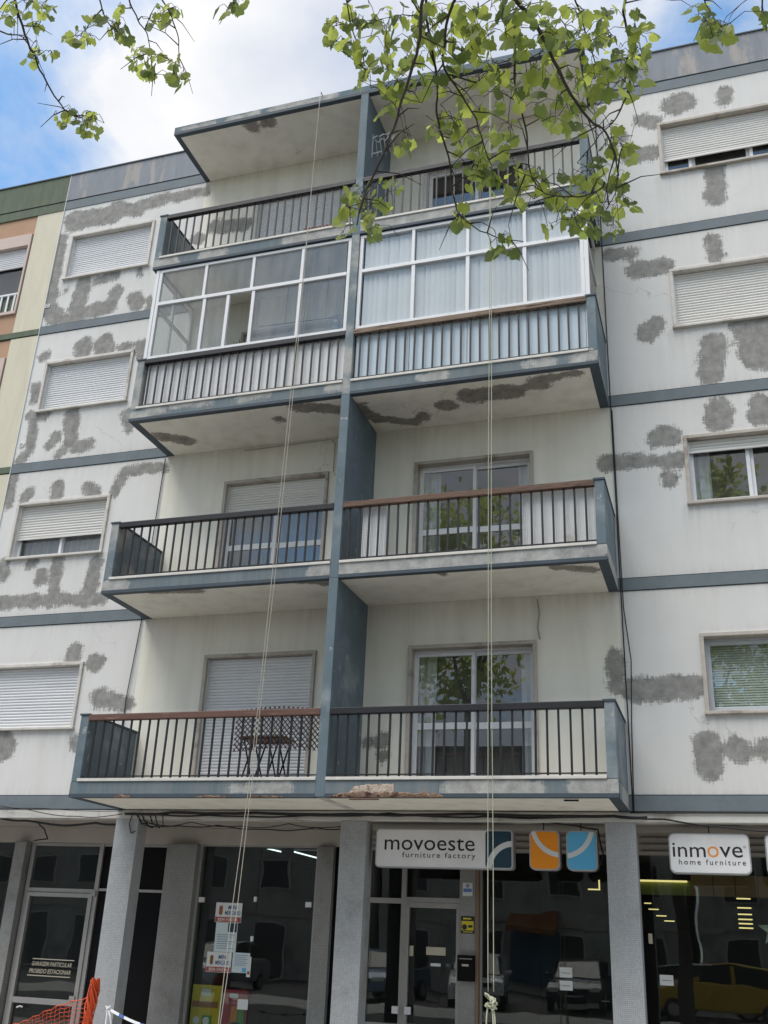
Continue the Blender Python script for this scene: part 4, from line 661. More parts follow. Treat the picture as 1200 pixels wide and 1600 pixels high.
rounded(MB(), 5.925, 6.305, -0.70, -0.225, SY, SY+0.16, 0.07).build('sign_box', 'sign_edge', t); rounded(MB(), 5.942, 6.288, -0.683, -0.242, SY-0.006, SY-0.0005, 0.06).build('orange_face', 'sign_orange', t); clip_rect(arc_band(6.33, -0.16, 0.33, 0.39, 182, 266, SY-0.009), 5.95, 6.288, -0.68, -0.242).build('swoosh', 'sign_swoosh', t); MB().tube([(6.1, SY+0.05, -0.225), (6.1, SY+0.05, -0.13)], 0.008, 5).build('hanger', 'cable', t)
t = thing('sign_panel', 'sky-blue rounded sign panel with a pale swoosh, next to the right column', 'sign', (6.57, SY, G-0.7), 'signs under the lowest balcony')
rounded(MB(), 6.388, 6.768, -0.70, -0.225, SY, SY+0.16, 0.07).build('sign_box', 'sign_edge', t); rounded(MB(), 6.405, 6.751, -0.683, -0.242, SY-0.006, SY-0.0005, 0.06).build('blue_face', 'sign_blue', t); clip_rect(arc_band(6.35, -0.17, 0.33, 0.39, 274, 349, SY-0.009), 6.405, 6.745, -0.68, -0.242).build('swoosh', 'sign_swoosh', t); MB().tube([(6.57, SY+0.05, -0.225), (6.57, SY+0.05, -0.13)], 0.008, 5).build('hanger', 'cable', t)
t = thing('shop_sign', 'white rounded shop sign reading inmove home furniture with an orange o', 'sign', (8.08, SY, G-0.7), 'signs under the lowest balcony')
rounded(MB(), 7.622, 8.552, -0.705, -0.24, SY, SY+0.16, 0.07).build('sign_box', 'sign_edge', t); rounded(MB(), 7.637, 8.537, -0.69, -0.255, SY-0.006, SY-0.0005, 0.06).build('white_face', 'sign_white', t)
text('inm', 'ink', t, 7.665, 8.045, -0.515, -0.355, SY-0.008, offset=0.002, split=True); text('o', 'ink_orange', t, 8.065, 8.195, -0.515, -0.39, SY-0.008, offset=-0.004, split=True); text('ve', 'ink', t, 8.205, 8.465, -0.515, -0.39, SY-0.008, offset=0.002, split=True); text('home furniture', 'ink', t, 7.73, 8.49, -0.602, -0.54, SY-0.008, offset=0.004, space=1.35)
arc_band(8.49, -0.395, 0.008, 0.012, 0, 360, SY-0.008).build('registered_mark', 'ink', t); MB().tube([(8.1, SY+0.05, -0.24), (8.1, SY+0.05, -0.13)], 0.008, 5).build('hanger', 'cable', t)
t = thing('shop_sign', 'white shop sign cut by the right edge of the photo, beside the inmove sign', 'sign', (9.1, SY, G-0.7), 'signs under the lowest balcony'); rounded(MB(), 8.72, 9.65, -0.705, -0.24, SY, SY+0.16, 0.07).build('sign_box', 'sign_edge', t); rounded(MB(), 8.735, 9.635, -0.69, -0.255, SY-0.006, SY-0.0005, 0.06).build('white_face', 'sign_white', t)
# ------------------------------------------------------------------ posters and stickers
def sheet(name, label, cat, x0, x1, z0, z1, y, m, tilt=0.0, group=None):
    t = thing(name, label, cat, ((x0+x1)/2, y, z0+G), group); o = MB().box(x0, x1, y-0.003, y, z0, z1).build('sheet', m, t); return t
PY = YS+0.024
for nm, x0, x1, z0, z1, lab in ((0, 1.095, 1.515, -1.43, -1.165, 'upper'), (1, 1.03, 1.42, -2.095, -1.83, 'lower')):
    t = sheet('poster', '%s white minimarket poster with blue lettering and a red welcome strip' % lab, 'poster', x0, x1, z0, z1, PY, 'paper', group='posters on the minimarket glass'); w_ = x1-x0
    MB().box(x0+0.005, x1-0.005, PY-0.006, PY-0.0035, z0+0.005, z0+0.07).build('red_strip', 'poster_red', t); text('BEM-VINDA', 'ink_white', t, x0+0.05, x1-0.05, z0+0.017, z0+0.057, PY-0.0075, offset=0.01)
    text('MINI', 'ink_blue', t, x0+w_*.47, x0+w_*.82, z1-0.09, z1-0.035, PY-0.0045, offset=0.02, shear=0.1); text('MERCADO', 'ink_blue', t, x0+w_*.36, x0+w_*.95, z1-0.165, z1-0.11, PY-0.0045, offset=0.02, shear=0.1)
    rounded(MB(), x0+w_*.13, x0+w_*.27, z1-0.17, z1-0.04, PY-0.006, PY-0.0035, 0.03).build('printed_patch', 'poster_brown', t)
t = sheet('notice', 'tall pale notice with a dark blue picture between the two minimarket posters', 'notice', 1.125, 1.47, -1.825, -1.435, PY, 'paper_blue'); MB().box(1.32, 1.46, PY-0.006, PY-0.0035, -1.56, -1.44).build('picture', 'sign_navy', t)
for i in range(7): MB().box(1.16, 1.44-0.05*(i % 3), PY-0.006, PY-0.0035, -1.60-i*0.03, -1.594-i*0.03).build('text_line', 'ink_blue', t)
t = sheet('notice', 'square pale blue notice right of the lower minimarket poster', 'notice', 1.435, 1.705, -2.085, -1.825, PY, 'paper_blue'); MB().box(1.60, 1.66, PY-0.006, PY-0.0035, -2.075, -2.02).build('logo', 'sign_blue', t)
for i in range(6): MB().box(1.47, 1.67-0.03*(i % 2), PY-0.006, PY-0.0035, -1.86-i*0.026, -1.855-i*0.026).build('text_line', 'ink_blue', t)
t = sheet('notice', 'narrow white notice with small red stamp at the glass door edge', 'notice', 1.673, 1.732, -2.135, -1.87, PY-0.004, 'paper'); MB().box(1.685, 1.72, PY-0.010, PY-0.0075, -2.10, -2.06).build('stamp', 'poster_red', t)
t = sheet('notice', 'blank white slip of paper over the red display', 'notice', 1.575, 1.735, -2.55, -2.42, PY, 'paper')
t = thing('display_board', 'yellow promotional display board standing behind the minimarket glass', 'display', (1.0, 1.35, 0)); MB().box(0.80, 1.26, 1.33, 1.37, -3.2, -2.27).build('board', 'poster_yellow', t); rounded(MB(), 0.95, 1.10, -2.42, -2.32, 1.322, 1.3295, 0.03).build('emblem', 'paper', t); MB().box(0.82, 1.22, 1.322, 1.3295, -2.56, -2.48).build('brown_line', 'poster_brown', t); MB().box(0.99, 1.14, 1.322, 1.3295, -2.86, -2.66).build('green_pack', 'poster_green', t); rounded(MB(), 0.86, 0.96, -2.78, -2.68, 1.314, 1.3215, 0.045).build('roundel', 'paper', t); rounded(MB(), 1.01, 1.11, -2.78, -2.68, 1.314, 1.3215, 0.045).build('roundel', 'paper', t)
t = thing('display_board', 'red promotional display board with colourful print behind the minimarket glass', 'display', (1.48, 1.35, 0)); MB().box(1.29, 1.66, 1.36, 1.40, -3.2, -2.31).build('board', 'poster_crimson', t); rounded(MB(), 1.38, 1.52, -2.42, -2.36, 1.352, 1.3595, 0.025).build('emblem', 'paper', t); rounded(MB(), 1.42, 1.52, -2.80, -2.52, 1.352, 1.3595, 0.04).build('orange_bottle', 'poster_orange', t); rounded(MB(), 1.53, 1.63, -2.80, -2.55, 1.352, 1.3595, 0.04).build('green_bottle', 'poster_green', t); rounded(MB(), 1.40, 1.62, -3.1, -2.72, 1.344, 1.3515, 0.09).build('navy_circle', 'sign_navy', t)
SYP = YS-0.064
t = sheet('sticker', 'small blue and white sticker high on the grey pilaster by the shop door', 'sticker', 4.82, 4.955, -0.98, -0.81, SYP, 'paper'); MB().box(4.83, 4.945, SYP-0.006, SYP-0.0035, -0.93, -0.885).build('blue_block', 'sticker_blue', t); arc_band(4.888, -0.848, 0.008, 0.024, 0, 360, SYP-0.0045).build('eye_mark', 'sticker_blue', t)
t = sheet('sticker', 'yellow and black camera warning sticker on the grey pilaster', 'sticker', 4.80, 4.985, -1.45, -1.235, SYP, 'ink'); MB().box(4.81, 4.975, SYP-0.006, SYP-0.0035, -1.41, -1.295).build('yellow_field', 'sticker_yellow', t); arc_band(4.85, -1.37, 0.0, 0.035, 0, 360, SYP-0.0075).build('face_mark', 'ink', t); MB().box(4.90, 4.96, SYP-0.009, SYP-0.0065, -1.375, -1.345).build('camera_mark', 'ink', t); MB().box(4.83, 4.96, SYP-0.006, SYP-0.0035, -1.435, -1.425).build('text_line', 'sticker_yellow', t); MB().box(4.83, 4.94, SYP-0.006, SYP-0.0035, -1.275, -1.255).build('text_line', 'sticker_yellow', t)
t = thing('mailbox', 'black metal letterbox fixed to the grey pilaster beside the shop door', 'mailbox', (4.89, SYP, G-2.03)); MB().box(4.775, 5.0, SYP-0.09, SYP, -2.03, -1.715).build('box', 'black_board', t, bevel=0.006); MB().box(4.84, 4.93, SYP-0.094, SYP-0.0905, -1.85, -1.825).build('name_plate', 'ink_gold', t); MB().box(4.80, 4.975, SYP-0.093, SYP-0.0905, -1.765, -1.755).build('slot', 'shop_frame', t)
sheet('notice', 'pale rectangular opening-hours plate on the glass shop door', 'notice', 4.30, 4.57, -1.735, -1.635, PY, 'ink_gold'); sheet('notice', 'tiny white label below the opening-hours plate on the door', 'notice', 4.365, 4.505, -1.872, -1.835, PY, 'paper'); sheet('notice', 'small upright yellowish label at the left stile of the shop door', 'notice', 4.065, 4.12, -1.76, -1.63, PY, 'ink_gold')
for i, (z0, z1) in enumerate(((-1.925, -1.805), (-2.075, -1.962))): 
    t = sheet('notice', '%s of two white notices on the display window beside the wardrobe' % ('upper', 'lower')[i], 'notice', 6.095, 6.258, z0, z1, PY, 'paper', group='paired notices'); MB().box(6.12, 6.23, PY-0.006, PY-0.0035, z0+0.05, z0+0.056).build('text_line', 'ink', t)
t = sheet('notice', 'white notice low on the right-hand display window past the column', 'notice', 7.35, 7.515, -1.955, -1.835, PY, 'paper'); MB().box(7.38, 7.49, PY-0.006, PY-0.0035, -1.9, -1.895).build('text_line', 'ink', t)
sheet('notice', 'tiny pale label higher on the right-hand display window', 'notice', 7.24, 7.29, -1.48, -1.36, PY, 'ink_gold')
# ------------------------------------------------------------------ things on the balconies
t = thing('folding_table', 'small folding table with wooden top and dark crossed legs on the lowest left balcony', 'table', (2.6, -0.75, G+0.206))
MB().box(2.27, 2.90, -0.95, -0.55, 0.80, 0.825).build('table_top', 'table_wood', t, bevel=0.006)
for y in (-0.93, -0.57):
    for a, b in ((2.33, 2.50), (2.50, 2.33), (2.68, 2.85), (2.85, 2.68)): MB().tube([(a, y+(0.01 if a > b else 0), 0.207), (b, y+(0.01 if a > b else 0), 0.80)], 0.012, 6).build('leg', 'black_metal', t)
    MB().box(2.33, 2.85, y-0.008, y+0.008, 0.784, 0.7995).build('apron_bar', 'black_metal', t)
t = thing('trellis', 'dark brown expanding wooden trellis leaning behind the lowest left railing', 'trellis', (2.8, -1.05, G+0.6))
mb = MB(); mb2 = MB(); x0, x1, z0, z1 = 2.25, 3.48, 0.62, 1.165
for i in range(-9, 30):
    for sg, m_, yy in ((1, mb, -1.05), (-1, mb2, -1.035)):
        a = x0+i*0.066; p0 = [a, z0] if sg > 0 else [a, z1]; L = (z1-z0)*0.9
        q = (a+L, z1) if sg > 0 else (a+L, z0); lo, hi = max(0, (x0-a)/L), min(1, (x1-a)/L)
        sl = 0.10*math.sin(i*0.5)
        if hi-lo > 0.05:
            A = (p0[0]+(q[0]-p0[0])*lo, p0[1]+(q[1]-p0[1])*lo); Bq = (p0[0]+(q[0]-p0[0])*hi, p0[1]+(q[1]-p0[1])*hi); m_.tube([(A[0], yy, A[1]+0.02*math.sin(A[0]*5)), (Bq[0], yy, Bq[1]+0.02*math.sin(Bq[0]*5))], 0.0075, 4)
tag(mb.build('rising_slats', 'lattice_brown', t), kind='stuff'); tag(mb2.build('falling_slats', 'lattice_brown', t), kind='stuff')
t = thing('clothes_dryer', 'white folding scissor clothes dryer fixed to the partition on the top right balcony', 'clothes dryer', (3.66, -0.95, G+10.3))
pts = []
for i in range(7): pts.append((3.66+i*0.058, -0.95+0.02*(i % 2), 10.70+(0.05 if i % 2 else 0.0)+i*0.006))
MB().tube(pts, 0.009, 5).build('scissor_arm', 'white_plastic', t); MB().tube([(x, y+0.1, z+0.05*(1 if i % 2 == 0 else -1)) for i, (x, y, z) in enumerate(pts)], 0.009, 5).build('scissor_arm', 'white_plastic', t)
for i in range(5): MB().tube([(3.70+i*0.07, -0.93, 10.70+i*0.005), (3.72+i*0.075, -0.85, 10.40+0.02*(i % 2))], 0.004, 4).build('hanging_cord', 'alu_grey', t)
MB().tube([(3.655, -0.95, 10.37), (3.82, -0.95, 10.38)], 0.011, 5).build('rail', 'white_plastic', t); MB().box(3.652, 3.662, -0.96, -0.93, 10.3, 10.78).build('wall_plate', 'alu_grey', t)
t = thing('clay_stub_row', 'short row of dark red-brown clay stubs on the sill of the top left balcony', 'tiles', (2.9, -1.2, G+8.76))
for i in range(8):
    x = 2.68+i*0.062; MB().add([(x, -D-0.02, 8.755), (x+0.045, -D-0.02, 8.755), (x+0.045, -D+0.03, 8.755), (x, -D+0.03, 8.755), (x+0.01, -D-0.01, 8.80), (x+0.04, -D-0.005, 8.81), (x+0.04, -D+0.02, 8.81), (x+0.01, -D+0.02, 8.80)], [(0, 3, 2, 1), (4, 5, 6, 7), (0, 1, 5, 4), (1, 2, 6, 5), (2, 3, 7, 6), (3, 0, 4, 7)]).build('stub', 'terracotta', t)
t = thing('wall_fan', 'round pale blue fan behind the glass of the left enclosed balcony', 'fan', (3.05, -0.5, G+7.4))
mb = MB(); n = 20
mb.tube([(3.05+0.13*math.cos(6.2832*i/n), -0.5, 7.475+0.13*math.sin(6.2832*i/n)) for i in range(n+1)], 0.012, 6); mb.build('guard_ring', 'fan_blue', t)
for i in range(3):
    a = i*2.094+0.4; MB().add([(3.05, -0.5, 7.475), (3.05+0.11*math.cos(a-0.45), -0.515, 7.475+0.11*math.sin(a-0.45)), (3.05+0.125*math.cos(a), -0.50, 7.475+0.125*math.sin(a)), (3.05+0.11*math.cos(a+0.45), -0.485, 7.475+0.11*math.sin(a+0.45))], [(0, 1, 2, 3)]).build('blade', 'fan_blue', t)
MB().tube([(3.05, -0.53, 7.475), (3.05, -0.42, 7.475)], 0.03, 10).build('hub', 'white_plastic', t); MB().tube([(3.05, -0.44, 7.47), (3.05, -0.42, 7.0), (3.05, -0.42, Z[2]+0.206)], 0.012, 6).build('stand', 'white_plastic', t)
t = thing('drying_pole', 'thin dark drying pole across the left enclosed balcony', 'pole', (2.4, -0.6, G+7.5)); MB().tube([(1.74, -0.6, 7.53), (3.1, -0.6, 7.49)], 0.009, 6).build('pole', 'black_metal', t); MB().tube([(2.2, -0.6, 7.515), (2.2, -0.6, 8.48)], 0.004, 4).build('hanger_wire', 'cable', t); MB().tube([(2.9, -0.6, 7.50), (2.9, -0.6, 8.48)], 0.004, 4).build('hanger_wire', 'cable', t)
t = thing('potted_plant', 'small dark plant in the open sash of the left enclosed balcony', 'plant', (1.68, -0.95, G+6.6))
mb = MB(); rnd = random.Random(3)
for i in range(26):
    a = rnd.uniform(0, 6.28); r_ = rnd.uniform(0.03, 0.12); h_ = rnd.uniform(0.12, 0.30); x, y = 1.66+r_*math.cos(a), -0.98+r_*math.sin(a); mb.add([(1.66, -0.98, 6.78), (x-0.012, y, 6.78+h_*0.6), (x+0.02*math.cos(a), y, 6.78+h_), (x+0.012, y, 6.78+h_*0.6)], [(0, 1, 2, 3)])
mb.build('leaves', 'plant_dark', t); MB().tube([(1.66, -0.98, 6.60), (1.66, -0.98, 6.79)], 0.06, 12, 0.08).build('pot', 'terracotta', t)
MB().box(1.45, 1.95, -1.1, -0.85, 6.57, 6.60).build('shelf', 'white_plastic', t)
for i, (a, b) in enumerate(((3.92, 4.26), (6.12, 7.05))):
    t = thing('privacy_screen', ('narrow' if i == 0 else 'wide')+' pale privacy mesh behind the second-floor right railing, '+('by the partition' if i == 0 else 'at the outer end'), 'screen', ((a+b)/2, -1.1, G+3.1), 'privacy meshes')
    mb = MB(); k = int((b-a)/0.022)
    for j in range(k): mb.box(a+j*0.022, a+j*0.022+0.014, -1.155, -1.15, Z[1]+0.21, Z[1]+1.05)
    tag(mb.build('upright_strands', 'panel_white', t), kind='stuff'); mb = MB()
    for j in range(37): mb.box(a, b, -1.1495, -1.145, Z[1]+0.215+j*0.0225, Z[1]+0.215+j*0.0225+0.013)
    tag(mb.build('cross_strands', 'panel_white', t), kind='stuff')
# ------------------------------------------------------------------ ropes
def sag(pts, n=14):
    out = []
    for a, b in zip(pts, pts[1:]):
        for i in range(n): out.append(Vector(a).lerp(Vector(b), i/n))
    return out+[Vector(pts[-1])]
def wob(pts, amp, f, ph): return [Vector((p.x+amp*math.sin(p.z*f+ph), p.y+amp*0.6*math.cos(p.z*f*1.3+ph), p.z)) for p in pts]
t = thing('work_rope', 'doubled pale green rope hanging straight down past the right balconies to a knot', 'rope', (5.74, -1.36, 0), 'ropes hanging from the roof')
for dx, ph in ((-0.006, 0.0), (0.024, 1.5)):
    MB().tube(wob(sag([(5.725+dx*0.4, -1.33, 11.62), (5.725+dx, -1.345, 6), (5.718+dx*1.6, -1.35, 1.0), (5.735+dx*2, -1.36, -2.05)], 24), 0.004, 1.1, ph), 0.0048, 6).build('strand', 'rope_green', t, smooth=True)
MB().tube([(5.725, -1.33, 11.62), (5.725, -1.15, 11.60), (5.72, -0.2, 11.62), (5.72, 0.4, 12.35)], 0.01, 6).build('roof_tie', 'rope_green', t)
kn = []
for i in range(60):
    a = i*0.62; kn.append((5.745+0.05*math.sin(a)+0.02*math.sin(a*2.3), -1.36+0.035*math.cos(a*1.3), -2.10-0.12*(0.5-0.5*math.cos(a*0.53))-0.03*math.sin(a)))
MB().tube(kn, 0.009, 6).build('knot', 'rope_green', t, smooth=True)
for k_, (dx, l_) in enumerate(((-0.03, 0.5), (0.04, 0.7), (0.06, 0.9))): MB().tube([(5.735+dx*.5, -1.36, -2.15), (5.735+dx, -1.37, -2.3), (5.735+dx*1.4, -1.36, -2.15-l_)], 0.0085, 6).build('loose_end', 'rope_green', t)
t = thing('work_rope', 'doubled white rope hanging from the canopy past the left balconies, drawn aside at the bottom', 'rope', (2.6, -1.36, 0), 'ropes hanging from the roof')
for dx, ph in ((-0.012, 0.3), (0.016, 2.0)):
    MB().tube(wob(sag([(2.80, -1.31, 11.60), (2.79+dx*.5, -1.33, 8.6), (2.783+dx, -1.34, 6.5), (2.745+dx*1.8, -1.35, 2.7), (2.69+dx*1.2, -1.37, 0.1), (2.635+dx*2.0, -1.37, -1.3), (2.59+dx*0.6, -1.38, -2.55), (2.58, -1.38, -3.2)], 12), 0.006, 0.9, ph), 0.0048, 6).build('strand', 'rope_white', t, smooth=True)
MB().tube([(2.80, -1.31, 11.60), (2.80, -1.1, 11.61), (2.80, -0.1, 11.62), (2.80, 0.4, 12.35)], 0.01, 6).build('roof_tie', 'rope_white', t)
# ------------------------------------------------------------------ cables
def cable(label, pts, r, m='cable', group=None, n=8, droop=0.0, rough=0.012, seed=0):
    P = []; rnd = random.Random(seed)
    for a, b in zip(pts, pts[1:]):
        for i in range(n):
            q = i/n; v = Vector(a).lerp(Vector(b), q); v.z -= droop*4*q*(1-q); P.append(v)
    P.append(Vector(pts[-1])); P = [v+Vector((0, 0, rough*noise.noise(Vector((v.x*2.3+v.z*1.7, seed, 0))))) for v in P]
    o = MB().tube(P, r, 6).build('cable', m, smooth=True); return tag(o, label, 'cable', group)
GC = 'cables strung along the shop lintel'
cable('thickest black cable bundle sagging along the lintel under the lowest balcony', [(0.15, -0.05, -0.075), (0.9, -0.06, -0.05), (2.2, -0.06, -0.05), (3.6, -0.06, -0.06), (5.2, -0.06, -0.05), (7.0, -0.05, -0.065), (7.4, -0.04, -0.08)], 0.019, group=GC, droop=0.012, seed=1)
cable('black cable just below the thick bundle between the columns', [(0.3, -0.06, -0.06), (1.5, -0.06, -0.085), (3.0, -0.06, -0.08), (4.1, -0.06, -0.045), (5.4, -0.06, -0.085), (6.9, -0.05, -0.06)], 0.012, group=GC, droop=0.02, seed=2)
cable('thin black cable under the lintel left of the centre column, sagging lowest', [(0.36, 0.2, -0.16), (0.9, 0.2, -0.20), (1.5, 0.2, -0.19), (2.3, 0.2, -0.24), (3.0, 0.2, -0.21), (3.41, 0.2, -0.215)], 0.008, group=GC, droop=0.02, seed=3)
cable('second thin cable crossing the shaded lintel left of the centre column', [(0.36, 0.16, -0.21), (1.1, 0.16, -0.155), (1.9, 0.16, -0.2), (2.6, 0.16, -0.17), (3.41, 0.16, -0.19)], 0.006, group=GC, droop=0.03, seed=4)
cable('straight thin cable high under the lintel over the minimarket', [(0.36, 0.05, -0.115), (1.8, 0.05, -0.12), (3.41, 0.05, -0.115)], 0.006, group=GC, droop=0.01, seed=5)
cable('black cable under the lintel left of the left column, dipping in the middle', [(-2.3, 0.1, -0.10), (-1.6, 0.1, -0.16), (-1.0, 0.1, -0.215), (-0.4, 0.1, -0.185), (-0.01, 0.1, -0.20)], 0.016, group=GC, droop=0.012, seed=6)
cable('cable branching down to the garage door beam at the far left', [(-1.45, 0.12, -0.17), (-1.55, 0.5, -0.24), (-1.75, 0.9, -0.33), (-2.1, 1.05, -0.36)], 0.010, group=GC, seed=7)
cable('loose thin cable slanting across the first-floor band at the far left', [(-2.4, -0.05, 0.12), (-1.5, -0.05, -0.01), (-0.6, -0.05, -0.11), (0.1, -0.05, -0.07)], 0.006, group=GC, droop=0.03, seed=8)
cable('long thin wire along the blue band at the far left, above the loose cable', [(-2.4, -0.06, 0.05), (-1.2, -0.06, 0.00), (0.1, -0.06, -0.03)], 0.004, group=GC, droop=0.02, seed=9)
cable('black cable running right from the column top over the inmove sign', [(6.9, -0.05, -0.055), (7.6, -0.05, -0.10), (8.3, -0.05, -0.19), (9.3, -0.05, -0.24), (10.5, -0.05, -0.2)], 0.011, group=GC, droop=0.01, seed=10)
cable('straight black line along the foot of the blue band over the inmove sign', [(7.2, -0.02, -0.02), (8.5, -0.02, -0.018), (10.5, -0.02, -0.02)], 0.009, group=GC, seed=11, rough=0.004)
cable('thin cable curling down beside the blue sign panel to the right column', [(6.1, 0.1, -0.10), (6.5, 0.12, -0.16), (6.78, 0.15, -0.20), (6.80, 0.15, -0.35), (6.83, 0.2, -0.5), (6.79, 0.2, -0.62)], 0.010, group=GC, droop=0.01, seed=12)
for i in range(5): cable('knotted cable drop %s the left column head, %s of five' % ('beside', ('outermost left', 'second from left', 'middle', 'second from right', 'outermost right')[i]), [(0.30+i*0.11, -0.04, -0.06), (0.40+i*0.085, 0.02, -0.20), (0.50+i*0.05, 0.1, -0.235)], 0.011-0.001*i, group='cable drops by the left column', droop=0.02*(1 if i % 2 else -1), seed=20+i)
cable('thin cable hanging down the left column head', [(0.25, -0.02, -0.08), (0.22, -0.02, -0.2), (0.27, -0.02, -0.33), (0.33, -0.012, -0.30)], 0.007, seed=30)
GV = 'cables running down beside the balconies'
cable('dark cable running down the wall right of the balconies, full height', [(7.215, -0.02, 11.3), (7.215, -0.02, 8.5), (7.22, -0.02, 5.7), (7.225, -0.02, 2.8), (7.235, -0.02, -0.02)], 0.008, group=GV, n=20, seed=31, rough=0)
cable('second dark cable beside it, swinging right below the second-floor slab', [(7.235, -0.02, 5.6), (7.24, -0.03, 3.9), (7.25, -0.03, 2.6), (7.31, -0.03, 1.9), (7.27, -0.03, 1.0), (7.245, -0.03, 0.0)], 0.007, group=GV, n=16, seed=32, rough=0)
cable('thin black cable running down the wall left of the lower balconies', [(-0.03, -0.02, 5.62), (-0.05, -0.03, 4.2), (-0.06, -0.03, 3.0), (-0.05, -0.02, 2.8), (-0.12, -0.025, 1.6), (-0.10, -0.02, 0.2)], 0.008, group=GV, n=14, seed=33, rough=0)
cable('pale cable looping down the wall to the lowest right balcony door', [(6.1, -0.012, 2.8), (6.13, -0.012, 2.6), (6.10, -0.012, 2.4), (6.13, -0.012, 2.23)], 0.008, 'cable_pale', seed=34)
cable('thin pale cable on the wall above the second-floor left balcony door', [(1.4, -0.012, 5.60), (2.9, -0.012, 5.63), (2.97, -0.012, 5.55), (2.97, -0.012, 5.05)], 0.006, 'cable_pale', seed=35, rough=0)
cable('thin dark wire hanging behind the glass of the left enclosed balcony', [(2.78, -1.1, 8.4), (2.77, -1.1, 7.5), (2.74, -1.1, 6.9)], 0.006, seed=36, rough=0)
for i, (x, z) in enumerate(((-2.99, 6.21), (-3.04, 9.15))):
    t = thing('wall_plate', ('round' if i == 0 else 'square')+' small white marker plate on the seam at '+('second' if i == 0 else 'fourth')+'-floor height', 'plate', (x, -0.01, G+z)); (rounded(MB(), x-0.055, x+0.055, z-0.05, z+0.05, -0.012, -0.001, 0.05) if i == 0 else MB().box(x-0.06, x+0.05, -0.012, -0.001, z-0.04, z+0.04)).build('plate', 'paper', t); arc_band(x, z, 0.02, 0.03, 0, 360, -0.014).build('ring_mark', 'ink', t)
# ------------------------------------------------------------------ neighbouring building
N = thing('neighbour_building', 'green, cream and terracotta apartment block at the left edge of the photo', 'building', (-6, 0, 0))
def nb(name, m, *b): return MB().box(*b).build(name, m, N)
nx0 = -9.0; st = -3.72
NW = []
for k in range(4):
    z0, z1 = Z[k], Z[k+1]
    nb('cream_strip', 'n_cream', st, SEAM-0.012, 0.0, 0.3, z0+(0.14 if k < 4 else 0), z1)
    wz0, wz1 = z0+0.58, z0+2.46
    for a, b, c, d in ((nx0, st, z0+0.14, wz0), (nx0, st, wz1, z1)): nb('terracotta_wall', 'n_orange', a, b, 0.015, 0.3, c, d)
    nb('terracotta_wall', 'n_orange', -9.0, -6.2, 0.015, 0.3, wz0, wz1)
    nb('floor_band', 'n_green', nx0, SEAM-0.012, -0.012, 0.3, z0+0.02, z0+0.139)
    w_ = MB().box(-6.2, st-0.03, -0.02, 0.2, wz1-0.27, wz1-0.001).box(-6.2, st-0.03, -0.03, 0.2, wz0+0.001, wz0+0.06).box(st-0.07, st-0.03, -0.02, 0.2, wz0+0.06, wz1-0.27).build('window', 'n_pink', N)
    shutter_mesh(MB(), -6.1, st-0.08, wz1-0.72, wz1-0.27, 0.07).build('roller_shutter', 'shutter_cool', w_)
    MB().box(-6.2, st-0.07, 0.12, 0.128, wz0+0.06, wz1-0.72).build('pane', 'glass', w_); MB().box(-6.2, st-0.07, 0.3, 0.31, wz0, wz1).build('room_dark', 'room', w_); MB().box(st-0.11, st-0.071, 0.09, 0.14, wz0+0.06, wz1-0.72).build('frame', 'alu', w_)
    rl = MB().box(-6.2, st-0.07, 0.0, 0.03, wz0+0.46, wz0+0.5)
    for i in range(16): rl.box(st-0.16-i*0.15, st-0.12-i*0.15, 0.005, 0.025, wz0+0.06, wz0+0.46)
    rl.build('window_guard', 'alu', w_); MB().box(-6.2, st-0.08, 0.04, 0.045, wz0+0.06, wz0+0.46).build('guard_panel', 'green_guard' if 'green_guard' in M else 'n_green', w_)
nb('parapet_band', 'n_green', nx0, SEAM-0.012, -0.012, 0.3, Z[4], 11.605); nb('parapet_groove', 'groove', nx0, SEAM-0.012, -0.004, 0.3, 11.605, 11.63); nb('parapet', 'n_green', nx0, SEAM-0.012, -0.02, 0.3, 11.63, TOP); nb('coping', 'trim_dark', nx0, SEAM-0.012, -0.04, 0.34, TOP, TOP+0.025)
nb('lower_wall', 'n_cream', nx0, SEAM-0.012, 0.0, 0.3, -0.0, 0.02); nb('side_column', 'mosaic', -6.4, -6.0, 0.0, 0.25, -G+0.004, -0.14); nb('rear_wall', 'room', nx0, SEAM-0.05, 0.6, 9, 0.0, TOP-0.3)
MB().box(SEAM-0.012, SEAM-0.001, -0.022, 0.02, 0.0, TOP).build('party_joint', 'paper', B)
# ------------------------------------------------------------------ safety net and tape by the left column
t = thing('safety_net', 'orange plastic safety netting gathered upright by the left column and sagging to the left', 'net', (0.3, -0.55, 0))
P = {}; nu, nv = 34, 14
for i in range(nu+1):
    for j in range(nv+1):
        u = i/nu; v = j/nv; topz = -2.40-0.50*u-0.10*math.sin(u*3.1)+0.02*math.sin(u*9); botz = -3.2; P[i, j] = Vector((0.37-u*2.1, -0.55-0.10*math.sin(u*7)-0.06*math.sin(v*6+u*5), topz+(botz-topz)*v+0.012*math.sin(i*2.1+j)))
mb = MB()
for i in range(nu+1): mb.tube([P[i, j] for j in range(nv+1)], 0.0032, 4)
for j in range(nv+1): mb.tube([P[i, j] for i in range(nu+1)], 0.0032 if j else 0.006, 4)
tag(mb.build('net', 'net_orange', t), kind='stuff')
mb = MB(); rnd = random.Random(4)
for s_ in range(60):
    ph = rnd.uniform(0, 6.28); r_ = rnd.uniform(0.015, 0.075); mb.tube([(0.37-0.035*((i/22)**1.0)+(r_+0.01*math.sin(i*0.8+ph))*math.cos(ph+i*0.35), -0.57+r_*math.sin(ph+i*0.35), -2.2-i*0.047+0.015*math.sin(ph*3+i)) for i in range(22)], 0.0055, 4)
